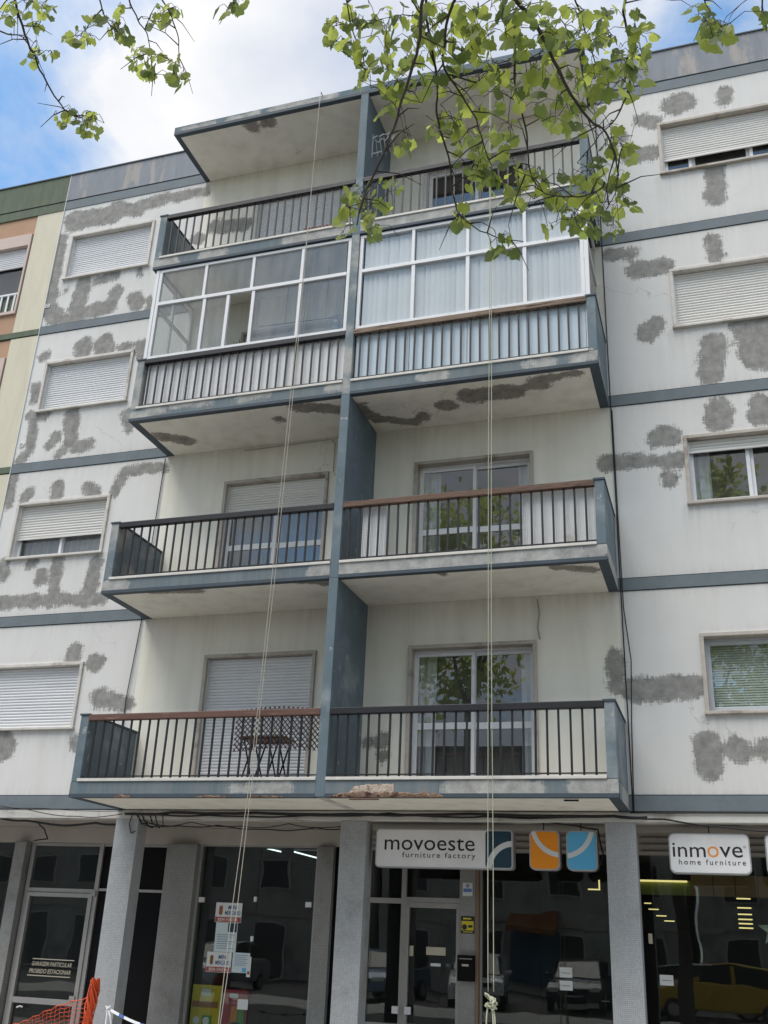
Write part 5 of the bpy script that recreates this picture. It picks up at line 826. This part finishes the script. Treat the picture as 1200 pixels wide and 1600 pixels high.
tag(mb.build('gathered_end', 'net_orange', t), kind='stuff'); MB().tube([(0.385, -0.57, -G), (0.385, -0.57, -2.25)], 0.012, 6).build('stake', 'black_metal', t)
t = thing('barrier_tape', 'white and blue barrier tape tied to a thin white stake right of the left column', 'tape', (0.62, -0.55, 0))
def tape_pt(s_): return Vector((0.61+1.35*s_, -0.55-0.15*s_, -2.535-0.13*s_-0.10*math.sin(math.pi*s_)))
for i in range(16):
    a, b = tape_pt(i/16), tape_pt((i+1)/16); tw = lambda q: 0.020*math.cos(q*2.2), 
    MB().quad((a.x, a.y, a.z-0.016), (b.x, b.y, b.z-0.016), (b.x, b.y+0.012, b.z+0.016), (a.x, a.y+0.012, a.z+0.016)).build('tape_length', 'tape_blue' if i % 4 == 2 else 'tape_white', t)
MB().tube([(0.60, -0.55, -G), (0.60, -0.55, -2.50)], 0.014, 6).build('stake', 'white_plastic', t); MB().tube([(0.60, -0.55, -2.53), (0.66, -0.57, -2.62), (0.70, -0.55, -2.78)], 0.010, 5).build('tape_tail', 'tape_white', t); MB().tube([(0.575, -0.56, -2.50), (0.60, -0.57, -2.54), (0.63, -0.56, -2.50), (0.61, -0.54, -2.55), (0.58, -0.56, -2.56)], 0.012, 5).build('tape_knot', 'tape_white', t)
# ------------------------------------------------------------------ street tree with overhanging branches
rnd = random.Random(11)
T = thing('street_tree', 'leafy street tree with lobed light green leaves overhanging the top of the photo', 'tree', (6.9, -15.0, 0))
def leaf_mesh(name, seed, m):
    r_ = random.Random(seed); outline = []
    lob = [(-90, 0.16), (-58, 0.47), (-34, 0.47), (-12, 0.55), (6, 0.49), (26, 0.57), (46, 0.49), (66, 0.53), (80, 0.55), (90, 0.66)]
    right = [(a, d*r_.uniform(0.9, 1.1)) for a, d in lob]; left = [(180-a, d*r_.uniform(0.9, 1.1)) for a, d in lob[1:-1]][::-1]
    pol = right+left; k0 = len(pol); fine = []
    for i in range(k0):                      # rounded lobes
        (a0, d0), (a1, d1) = pol[i], pol[(i+1) % k0]
        if a1 < a0-180: a1 += 360
        for q in (0, 0.5): fine.append((a0+(a1-a0)*q, (d0+(d1-d0)*q)*(1.03 if q else 1)))
    pts = [(d*math.cos(R(a)), d*math.sin(R(a))+0.42) for a, d in fine]
    k1, k2, k3 = r_.uniform(0.15, 0.5), r_.uniform(-0.2, 0.45), r_.uniform(-.3, .3)
    zf_ = lambda x, y: -k1*abs(x)**1.4-k2*y*y*0.5+k3*x*y
    vs = [(0, 0.36, 0.03)]+[(x, y, zf_(x, y)) for x, y in pts]; k = len(pts)
    me = bpy.data.meshes.new(name); fs = [(0, 1+i, 1+(i+1) % k) for i in range(k)]; me.from_pydata(vs, [], fs); me.materials.append(M[m]); me.update(); return me
LEAVES = [leaf_mesh('leaf', s_, 'leaf' if s_ % 5 < 3 else 'leaf_grey_green') for s_ in range(10)]
BR = {  # limbs: points (u, v, distance in metres) in the direction they are seen, thickness at both ends
 'a': ([(770, -60, 4.2), (807, 0, 4.2), (835, 30, 4.2), (865, 95, 4.15), (890, 150, 4.1), (920, 185, 4.1), (950, 207, 4.05), (967, 245, 4.0), (962, 290, 4.0), (945, 335, 3.95)], 0.016, 0.002),
 'b': ([(668, -60, 3.9), (660, 0, 3.9), (655, 60, 3.85), (637, 125, 3.8), (617, 195, 3.75), (600, 240, 3.7), (577, 287, 3.7), (563, 315, 3.65), (556, 350, 3.6)], 0.012, 0.004),
 'c': ([(660, -40, 4.4), (672, 40, 4.4), (682, 107, 4.4), (683, 177, 4.35), (693, 223, 4.3), (703, 263, 4.3), (707, 307, 4.25), (723, 340, 4.2), (760, 367, 4.2), (818, 376, 4.15)], 0.010, 0.003),
 'd': ([(780, -40, 4.6), (790, 0, 4.6), (802, 60, 4.55), (805, 110, 4.5), (813, 173, 4.5), (823, 233, 4.45), (828, 270, 4.4), (845, 298, 4.35)], 0.011, 0.004),
 'e': ([(730, -40, 4.1), (700, 40, 4.1), (690, 100, 4.1), (717, 143, 4.1), (740, 180, 4.05), (753, 223, 4.0), (773, 262, 4.0)], 0.010, 0.003),
 'f': ([(985, -40, 4.5), (975, 15, 4.5), (987, 75, 4.5), (982, 130, 4.5), (967, 175, 4.45), (945, 200, 4.4), (905, 250, 4.4)], 0.010, 0.003),
 'g': ([(945, 280, 4.0), (937, 293, 4.0), (893, 307, 4.0), (853, 303, 3.95), (835, 282, 3.95), (800, 262, 3.9)], 0.006, 0.002),
 'h': ([(700, 120, 4.2), (760, 130, 4.3), (800, 105, 4.4), (845, 75, 4.5), (880, 20, 4.6)], 0.006, 0.003),
 'i': ([(540, -50, 4.3), (545, 20, 4.3), (562, 80, 4.3), (575, 130, 4.25)], 0.006, 0.002),
 'j': ([(880, -50, 4.8), (905, 20, 4.8), (925, 80, 4.75), (940, 140, 4.7)], 0.008, 0.003),
 'l1': ([(10, -50, 5.2), (22, 0, 5.2), (35, 40, 5.2), (50, 75, 5.15), (65, 110, 5.1), (90, 155, 5.1), (107, 175, 5.05), (125, 185, 5.0)], 0.011, 0.003),
 'l2': ([(-30, 30, 5.3), (5, 50, 5.25), (25, 58, 5.25), (42, 60, 5.2)], 0.007, 0.003),
 'l3': ([(150, -50, 5.2), (157, 0, 5.2), (168, 30, 5.15), (185, 50, 5.1)], 0.007, 0.003),
 'l4': ([(195, -50, 5.3), (203, 0, 5.3), (214, 35, 5.25), (230, 62, 5.2), (238, 90, 5.15), (245, 130, 5.1)], 0.007, 0.002),
 'l5': ([(243, -40, 5.3), (252, 0, 5.3), (275, 45, 5.25), (280, 85, 5.2), (282, 108, 5.2)], 0.007, 0.002),
 'l6': ([(350, -50, 5.0), (362, -5, 5.0), (370, 5, 5.0)], 0.006, 0.003),
 'r1': ([(1090, -50, 4.8), (1100, 10, 4.8), (1112, 40, 4.75)], 0.007, 0.003), 'r2': ([(1195, -60, 4.6), (1193, 0, 4.6), (1198, 30, 4.6)], 0.008, 0.003)}
def smooth_path(P, n=5):
    out = []
    for i in range(len(P)-1):
        p0, p1, p2, p3 = P[max(i-1, 0)], P[i], P[i+1], P[min(i+2, len(P)-1)]
        for k in range(n):
            t = k/n; out.append(0.5*((2*p1)+(p2-p0)*t+(2*p0-5*p1+4*p2-p3)*t*t+(3*p1-p0-3*p2+p3)*t**3))
    return out+[P[-1]]
nodes_ = []
def raw_tube(name, P, r0, r1, m, n=6, parent=T):
    return MB().tube(P, r0, n, r1).build(name, m, parent, smooth=True, raw=True)
ends = []
for key, (pts, r0, r1) in BR.items():
    P = smooth_path([at(*p) for p in pts]); P = [p+0.016*noise.noise_vector(p*6)+0.006*noise.noise_vector(p*23) for p in P]
    raw_tube('branch', P, r0*0.6, r1*0.6, 'twig'); nodes_ += P; ends.append((P[0], r0, key))
    for i in range(4, len(P)-1, 3):          # short side twigs
        dv = Vector((rnd.gauss(0, 1), rnd.gauss(0, 0.8), rnd.gauss(-0.5, 0.6))).normalized()*rnd.uniform(0.06, 0.2); q = [P[i], P[i]+dv*0.5+Vector((0, 0, 0.02)), P[i]+dv]; raw_tube('twig', q, 0.0035, 0.0012, 'twig', 4); nodes_ += q[1:]
# trunk and limbs that carry the branches (overhead and behind the viewer)
TB = Vector((6.9, -15.0, 0)); FORK = Vector((6.95, -14.7, 5.2))
raw_tube('trunk', [TB-Vector((0, 0, 0.2)), TB+Vector((0.02, 0.03, 0.4)), TB+Vector((0.05, 0.1, 2.2)), TB+Vector((0.0, 0.2, 3.8)), FORK], 0.21, 0.14, 'bark', 12)
hubs = {'m': at(830, -520, 4.6), 'l': at(150, -560, 6.0), 'r': at(1120, -420, 5.2)}
for h_, p in hubs.items(): raw_tube('limb', smooth_path([FORK-Vector((0, 0, 0.1)), FORK.lerp(p, 0.45)+Vector((0, 0, 0.35)), p]), 0.075, 0.04, 'bark', 8)
for p, r0, key in ends:
    h_ = hubs['l' if key[0] == 'l' else 'r' if key[0] == 'r' else 'm']
    if key in 'gh': continue
    raw_tube('branch', smooth_path([h_, h_.lerp(p, 0.5)+Vector((0, 0, 0.12)), p]), max(r0*1.6, 0.016), r0*0.6, 'twig')
raw_tube('limb', smooth_path([FORK-Vector((0, 0, .1)), FORK+Vector((-1.0, -1.2, 1.6)), FORK+Vector((-1.6, -2.4, 4))]), 0.09, 0.03, 'bark', 8); raw_tube('limb', smooth_path([FORK-Vector((0, 0, .1)), FORK+Vector((0.9, -0.8, 1.8)), FORK+Vector((1.8, -1.8, 4.2))]), 0.09, 0.03, 'bark', 8); raw_tube('limb', smooth_path([FORK-Vector((0, 0, .1)), FORK+Vector((0.1, -0.2, 2.2)), FORK+Vector((0.2, -0.6, 5))]), 0.1, 0.03, 'bark', 8)
CL = [(540, 40, 30, 40, 14), (575, 60, 35, 50, 17), (640, 30, 50, 35, 26), (700, 40, 50, 40, 28), (760, 30, 50, 35, 26), (830, 40, 50, 40, 30), (900, 50, 50, 45, 36), (970, 60, 45, 50, 32), (990, 110, 22, 40, 14), (640, 110, 40, 40, 22), (600, 130, 35, 40, 14), (560, 100, 18, 40, 6), (730, 110, 45, 40, 26), (790, 130, 30, 40, 15), (850, 120, 40, 40, 20), (930, 130, 35, 35, 22), (700, 180, 30, 40, 16), (740, 200, 40, 40, 22), (780, 200, 30, 40, 8), (640, 225, 15, 15, 5), (570, 310, 25, 35, 14), (540, 345, 20, 25, 7), (585, 350, 20, 18, 5), (610, 300, 15, 30, 5), (780, 270, 40, 28, 20), (830, 290, 40, 28, 18), (740, 260, 25, 25, 10), (720, 330, 13, 25, 6), (790, 380, 25, 13, 7), (880, 180, 35, 35, 14), (900, 300, 45, 33, 28), (945, 290, 35, 45, 24), (930, 350, 40, 22, 16), (880, 350, 30, 22, 9), (985, 315, 8, 8, 2), (960, 230, 26, 35, 14), (1000, 80, 14, 25, 6),
      (60, 15, 26, 20, 13), (15, 15, 18, 18, 8), (62, 85, 20, 16, 9), (140, 190, 20, 22, 13), (110, 185, 22, 14, 6), (125, 55, 24, 14, 9), (150, 25, 12, 15, 5), (185, 50, 18, 18, 9), (225, 90, 25, 18, 12), (255, 105, 28, 24, 14), (283, 120, 8, 12, 3), (265, 20, 18, 18, 7), (245, 28, 10, 10, 3), (190, 8, 6, 10, 2), (362, 8, 22, 10, 6), (1095, 25, 24, 18, 10), (1125, 45, 18, 14, 7), (1112, 55, 12, 12, 4), (1192, 30, 10, 18, 5)]
leaf_spots = []
for cu_, cv_, ru, rv, n_ in CL:
    near = cu_ > 480
    for _ in range(int(n_*1.35)+1):
        a = rnd.uniform(0, 6.28); q = math.sqrt(rnd.random())*1.08; u, v = cu_+ru*q*math.cos(a), cv_+rv*q*math.sin(a)
        c0 = min(nodes_, key=lambda p: (p-at(cu_, cv_, 4.3 if near else 5.15)).length)
        dist = (c0-CAM).length+rnd.uniform(-0.22, 0.28); p = at(u, v, dist); size = rnd.choice((rnd.uniform(0.038, 0.058), rnd.uniform(0.048, 0.072), rnd.uniform(0.026, 0.044)))*(1.0 if near else 0.95)
        leaf_spots.append((p, size, c0))
leaf_spots.sort(key=lambda s_: -s_[1]/(s_[0]-CAM).length)
def leaf_matrix(p, size):
    d = Vector((rnd.gauss(0, 0.55), rnd.gauss(0, 0.55), -1.0+rnd.gauss(0, 0.35))).normalized()      # tip hangs down
    nrm = Vector((rnd.gauss(0, 0.7), rnd.gauss(-0.35, 0.7), rnd.gauss(0.55, 0.5))); nrm = (nrm-d*nrm.dot(d)).normalized(); x = d.cross(nrm)
    return Matrix(((x.x*size, d.x*size, nrm.x*size, p.x), (x.y*size, d.y*size, nrm.y*size, p.y), (x.z*size, d.z*size, nrm.z*size, p.z), (0, 0, 0, 1)))
rest = {'leaf': MB(), 'leaf_grey_green': MB()}; stems = MB()
for i, (p, size, c0) in enumerate(leaf_spots):
    mt = leaf_matrix(p, size*1.0)
    if i < 300:
        o = bpy.data.objects.new('leaf', LEAVES[i % 10]); link(o, T); o.matrix_local = Matrix.Translation(-Vector(T.location)) @ mt
    else:
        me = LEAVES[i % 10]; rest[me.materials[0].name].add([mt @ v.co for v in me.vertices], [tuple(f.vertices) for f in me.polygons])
    near = sorted(nodes_, key=lambda q: (q-p).length)[0]
    if (near-p).length < 0.2:
        mid = near.lerp(p, 0.5)+Vector((0, 0, 0.012+0.02*rnd.random())); stems.tube([near, mid, p], 0.0018, 3, 0.001, cap=False)
    nodes_.append(near.lerp(p, 0.7))
tag(rest['leaf'].build('foliage', 'leaf', T, raw=True), kind='stuff'); tag(rest['leaf_grey_green'].build('foliage', 'leaf_grey_green', T, raw=True), kind='stuff'); tag(stems.build('leaf_stalks', 'twig', T, raw=True), kind='stuff')
def crown(parent, centre, rad, n, seed, m, keep=lambda p: True, size=(0.07, 0.12)):
    r_ = random.Random(seed); mb = MB(); cl = []
    for _ in range(70):
        v = Vector((r_.gauss(0, 1), r_.gauss(0, 1), r_.gauss(0, 1))).normalized()*(r_.random()**0.4); cl.append((centre+Vector((v.x*rad[0], v.y*rad[1], v.z*rad[2])), r_.uniform(0.45, 0.95)))
    for _ in range(n):
        c, s_ = r_.choice(cl); p = c+Vector((r_.gauss(0, .5), r_.gauss(0, .5), r_.gauss(0, .42)))*s_
        if not keep(p): continue
        a = Vector((r_.gauss(0, 1), r_.gauss(0, 1), r_.gauss(0, 1))).normalized(); b = a.orthogonal().normalized(); w = r_.uniform(*size); mb.add([p-a*w, p+b*w*0.7, p+a*w, p-b*w*0.7], [(0, 1, 2, 3)])
    return tag(mb.build('crown', m, parent, raw=True), kind='stuff')
def hidden_from_view(p):                   # the crown grows round and behind the viewer, above the open view of the facade
    q = p-CAM; d = q.dot(fwd)
    return d < 0.2 or q.dot(up)/d > 0.64 or abs(q.dot(rt)/d) > 0.62
crown(T, Vector((7.8, -17.2, 11.2)), (3.4, 2.6, 5.6), 9500, 5, 'leaf', hidden_from_view, (0.08, 0.14))
def street_tree(x, y, h, lab, seed, n=4200):
    t = thing('street_tree', lab, 'tree', (x, y, 0)); MB().tube([(x, y, -0.1), (x+0.05, y, 1.5), (x, y+0.1, h*0.55)], 0.19, 10, 0.11).build('trunk', 'bark', t, smooth=True, raw=True)
    for i in range(4):
        a = i*1.6+seed; MB().tube([(x, y+0.1, h*0.5), (x+0.9*math.cos(a), y+0.9*math.sin(a), h*0.66), (x+1.6*math.cos(a), y+1.6*math.sin(a), h*0.85)], 0.07, 6, 0.02).build('limb', 'bark', t, raw=True)
    crown(t, Vector((x, y, h*0.72)), (2.4, 2.2, h*0.26), n, seed, 'leaf', size=(0.09, 0.15)); return t
street_tree(1.0, -17.0, 16.5, 'tall street tree across the road, mirrored in the right-hand balcony doors', 21); street_tree(15.5, -17.2, 10.5, 'street tree across the road beyond the right edge', 23)
# ------------------------------------------------------------------ parked cars behind the viewer (seen mirrored in the shop glass)
def car(x, y, rz, paint, label):
    t = thing('parked_car', label, 'car', (x, y, 0), 'cars parked across the road'); t.rotation_euler = (0, 0, rz)
    prof = [(-2.05, 0.35), (-2.08, 0.62), (-2.0, 0.86), (-1.75, 0.95), (-1.55, 0.97), (0.95, 0.95), (1.7, 0.84), (2.0, 0.68), (2.08, 0.5), (2.02, 0.33)]
    def ext(pr, hw, taper, nm, m, top=None):
        k = len(pr); vs = []
        for sgn in (-1, 1):
            for px_, pz in pr: vs.append((px_, sgn*(hw-taper*max(0, pz-0.6)), pz))
        o = MB().add(vs, [tuple(range(k)), tuple(range(k, 2*k))[::-1]]+[(i, k+i, k+(i+1) % k, (i+1) % k) for i in range(k)]).build(nm, m, None, raw=True, bevel=0.05); o.parent = t; return o
    def bx(nm, m, *b, bevel=0.0):
        o = MB().box(*b).build(nm, m, None, raw=True, bevel=bevel); o.parent = t; return o
    ext(prof, 0.86, 0.06, 'body', paint); ext([(-1.62, 0.95), (-1.35, 1.38), (-0.3, 1.47), (0.35, 1.40), (1.05, 0.94)], 0.84, 0.22, 'cabin', 'car_glass'); ext([(-1.38, 1.39), (-0.3, 1.482), (0.34, 1.412), (0.3, 1.385), (-0.3, 1.45), (-1.33, 1.36)], 0.85, 0.215, 'roof', paint)
    for px_ in (-1.28, 1.3):
        for sg in (-1, 1):
            o = MB().tube([(px_, sg*0.70, 0.31), (px_, sg*0.88, 0.31)], 0.31, 18).build('wheel', 'tyre', None, raw=True, bevel=0.02); o.parent = t; o2 = MB().tube([(px_, sg*0.86, 0.31), (px_, sg*0.888, 0.31)], 0.19, 12).build('rim', 'rim', None, raw=True); o2.parent = o
    for sg in (-1, 1):
        bx('headlight', 'car_lamp', 1.86, 2.05, sg*0.62-0.16, sg*0.62+0.16, 0.60, 0.73, bevel=0.03); bx('tail_light', 'poster_red', -2.07, -1.96, sg*0.66-0.12, sg*0.66+0.12, 0.68, 0.84, bevel=0.02); bx('door_mirror', paint, 0.55, 0.72, sg*0.93-0.09, sg*0.93+0.09, 0.96, 1.08, bevel=0.03)
        bx('door_pillar', paint, -0.36, -0.28, sg*0.78-0.06, sg*0.78+0.06, 0.95, 1.40)
    bx('grille', 'tyre', 2.0, 2.075, -0.42, 0.42, 0.55, 0.68); bx('number_plate', 'paper', 2.06, 2.09, -0.25, 0.25, 0.42, 0.52); bx('bumper', paint, 1.9, 2.12, -0.84, 0.84, 0.30, 0.50, bevel=0.05)
    return t
car(0.6, -18.4, R(80), 'car_white', 'white hatchback mirrored in the display window beside the green rope'); car(-2.6, -18.6, R(96), 'car_blue', 'grey-blue car mirrored in the glass of the furniture shop door'); car(7.2, -20.2, R(4), 'car_white', 'white car parked behind the yellow one, mirrored in the right-hand window'); car(7.9, -17.7, R(-172), 'car_yellow', 'small yellow car mirrored low in the right-hand display window'); car(3.6, -19.2, R(88), 'car_dark', 'black car mirrored in the dark middle of the display window'); car(-8.4, -18.6, R(92), 'car_silver', 'silver car mirrored low in the garage door glass')
# person across the road, mirrored in the right-hand shop window
def person(x, y):
    t = thing('person', 'person in white shirt and dark trousers, mirrored in the right-hand shop window', 'person', (x, y, 0))
    J = {'pel': (0, 0, 0.95), 'wst': (0, 0, 1.12), 'cst': (0, 0.01, 1.35), 'nek': (0, 0, 1.50), 'hd0': (0, 0.02, 1.58), 'hd1': (0, 0.02, 1.68), 'hd2': (0, 0.01, 1.76)}; Rr = {'pel': .15, 'wst': .13, 'cst': .15, 'nek': .055, 'hd0': .075, 'hd1': .09, 'hd2': .06}; E_ = [('pel', 'wst'), ('wst', 'cst'), ('cst', 'nek'), ('nek', 'hd0'), ('hd0', 'hd1'), ('hd1', 'hd2')]
    for s_, sg in (('l', -1), ('r', 1)):
        J.update({'hip'+s_: (sg*.10, 0, .90), 'kn'+s_: (sg*.11, .03, .50), 'an'+s_: (sg*.12, -.01, .08), 'to'+s_: (sg*.14, .16, .04), 'sh'+s_: (sg*.19, 0, 1.43), 'el'+s_: (sg*.26, -.03, 1.14), 'wr'+s_: (sg*.27, .06, .90), 'ha'+s_: (sg*.26, .09, .80)}); Rr.update({'hip'+s_: .095, 'kn'+s_: .062, 'an'+s_: .042, 'to'+s_: .035, 'sh'+s_: .068, 'el'+s_: .046, 'wr'+s_: .032, 'ha'+s_: .03}); E_ += [('pel', 'hip'+s_), ('hip'+s_, 'kn'+s_), ('kn'+s_, 'an'+s_), ('an'+s_, 'to'+s_), ('cst', 'sh'+s_), ('sh'+s_, 'el'+s_), ('el'+s_, 'wr'+s_), ('wr'+s_, 'ha'+s_)]
    ks = list(J); me = bpy.data.meshes.new('body'); me.from_pydata([J[k] for k in ks], [(ks.index(a), ks.index(b)) for a, b in E_], []); o = bpy.data.objects.new('body', me); link(o, t)
    o.modifiers.new('skin', 'SKIN'); bm = bmesh.new(); bm.from_mesh(me); ly = bm.verts.layers.skin.verify()
    for i, v in enumerate(bm.verts): v[ly].radius = (Rr[ks[i]], Rr[ks[i]]*0.85); v[ly].use_root = ks[i] == 'pel'
    bm.to_mesh(me); bm.free(); sb = o.modifiers.new('sub', 'SUBSURF'); sb.levels = 1; sb.render_levels = 2
    m = mat('person_cloth', (0.7, 0.7, 0.72), 0.9, var=0); n = m.node_tree.nodes; l = m.node_tree.links; p = [q for q in n if q.type == 'BSDF_PRINCIPLED'][0]
    g = n.new('ShaderNodeNewGeometry'); sx = n.new('ShaderNodeSeparateXYZ'); l.new(g.outputs['Position'], sx.inputs[0]); cr = n.new('ShaderNodeValToRGB'); cr.color_ramp.interpolation = 'CONSTANT'; mr = n.new('ShaderNodeMath'); mr.operation = 'DIVIDE'; mr.inputs[1].default_value = 2.0; l.new(sx.outputs[2], mr.inputs[0]); l.new(mr.outputs[0], cr.inputs[0])
    e = cr.color_ramp.elements; e[0].position = 0; e[0].color = (.03, .03, .04, 1); e[1].position = 0.485; e[1].color = (.7, .7, .72, 1); e2 = e.new(0.75); e2.color = (.45, .28, .2, 1); e3 = e.new(0.85); e3.color = (.03, .02, .02, 1); l.new(cr.outputs[0], p.inputs['Base Color']); me.materials.append(m)
person(9.9, -19.5)
# ------------------------------------------------------------------ opposite houses (they stand in the reflections)
def house(x0, x1, h, m, lab, roof='o_roof', y=-30.0):
    t = thing('house', lab, 'house', ((x0+x1)/2, y, 0), 'houses across the road'); MB().box(x0, x1, y-9, y, 0, h).build('wall', m, t, raw=True); MB().box(x0-0.3, x1+0.3, y-9.3, y+0.4, h, h+0.25).build('roof', roof, t, raw=True)
    k = max(1, int((x1-x0)/2.8)); st_ = (x1-x0)/k
    for fl in range(int(h//2.9)):
        for i in range(k):
            xc = x0+st_*(i+0.5); z0 = fl*2.9+(0.9 if fl else 0.1); hh = 1.25 if fl else 2.2
            w_ = MB().box(xc-0.72, xc+0.72, y+0.001, y+0.07, z0-0.06, z0+hh+0.06).build('window' if fl else 'door', 'sill', t, raw=True); MB().box(xc-0.64, xc+0.64, y+0.071, y+0.085, z0, z0+hh).build('pane', 'o_window', w_, raw=True)
    MB().box(x0, x1, y+0.001, y+0.05, 2.65, 2.85).build('floor_band', 'stone', t, raw=True)
def awning(x0, x1, y, z):
    t = thing('awning', 'orange fabric awning over a blue shopfront across the road, mirrored in the display window', 'awning', ((x0+x1)/2, y, 0))
    MB().add([(x0, y+0.09, z+0.6), (x1, y+0.09, z+0.6), (x1, y+1.3, z), (x0, y+1.3, z), (x0, y+1.3, z-0.2), (x1, y+1.3, z-0.2)], [(0, 3, 2, 1), (3, 4, 5, 2)]).build('canvas', 'awning_dull', t, raw=True); MB().box(x0, x1, y+0.09, y+0.13, 0.4, z-0.05).build('blue_shopfront', 'shop_dull_blue', t, raw=True)
    for x in (x0+0.1, x1-0.1): MB().tube([(x, y+0.1, z-0.3), (x, y+1.25, z+0.02)], 0.02, 6).build('arm', 'shop_frame', t, raw=True)
awning(-0.7, 1.3, -30.0, 2.5)
house(-34, -20, 9.2, 'o_white', 'white three-storey house far left across the road'); house(-19.6, -7, 6.2, 'o_white', 'two-storey off-white house across the road'); house(-6.6, 6.5, 9.2, 'o_white', 'pale three-storey house opposite the shops'); house(6.9, 17, 6.2, 'o_white', 'low white house opposite the right-hand shop'); house(17.4, 32, 9.2, 'o_ochre', 'ochre three-storey house far right across the road')
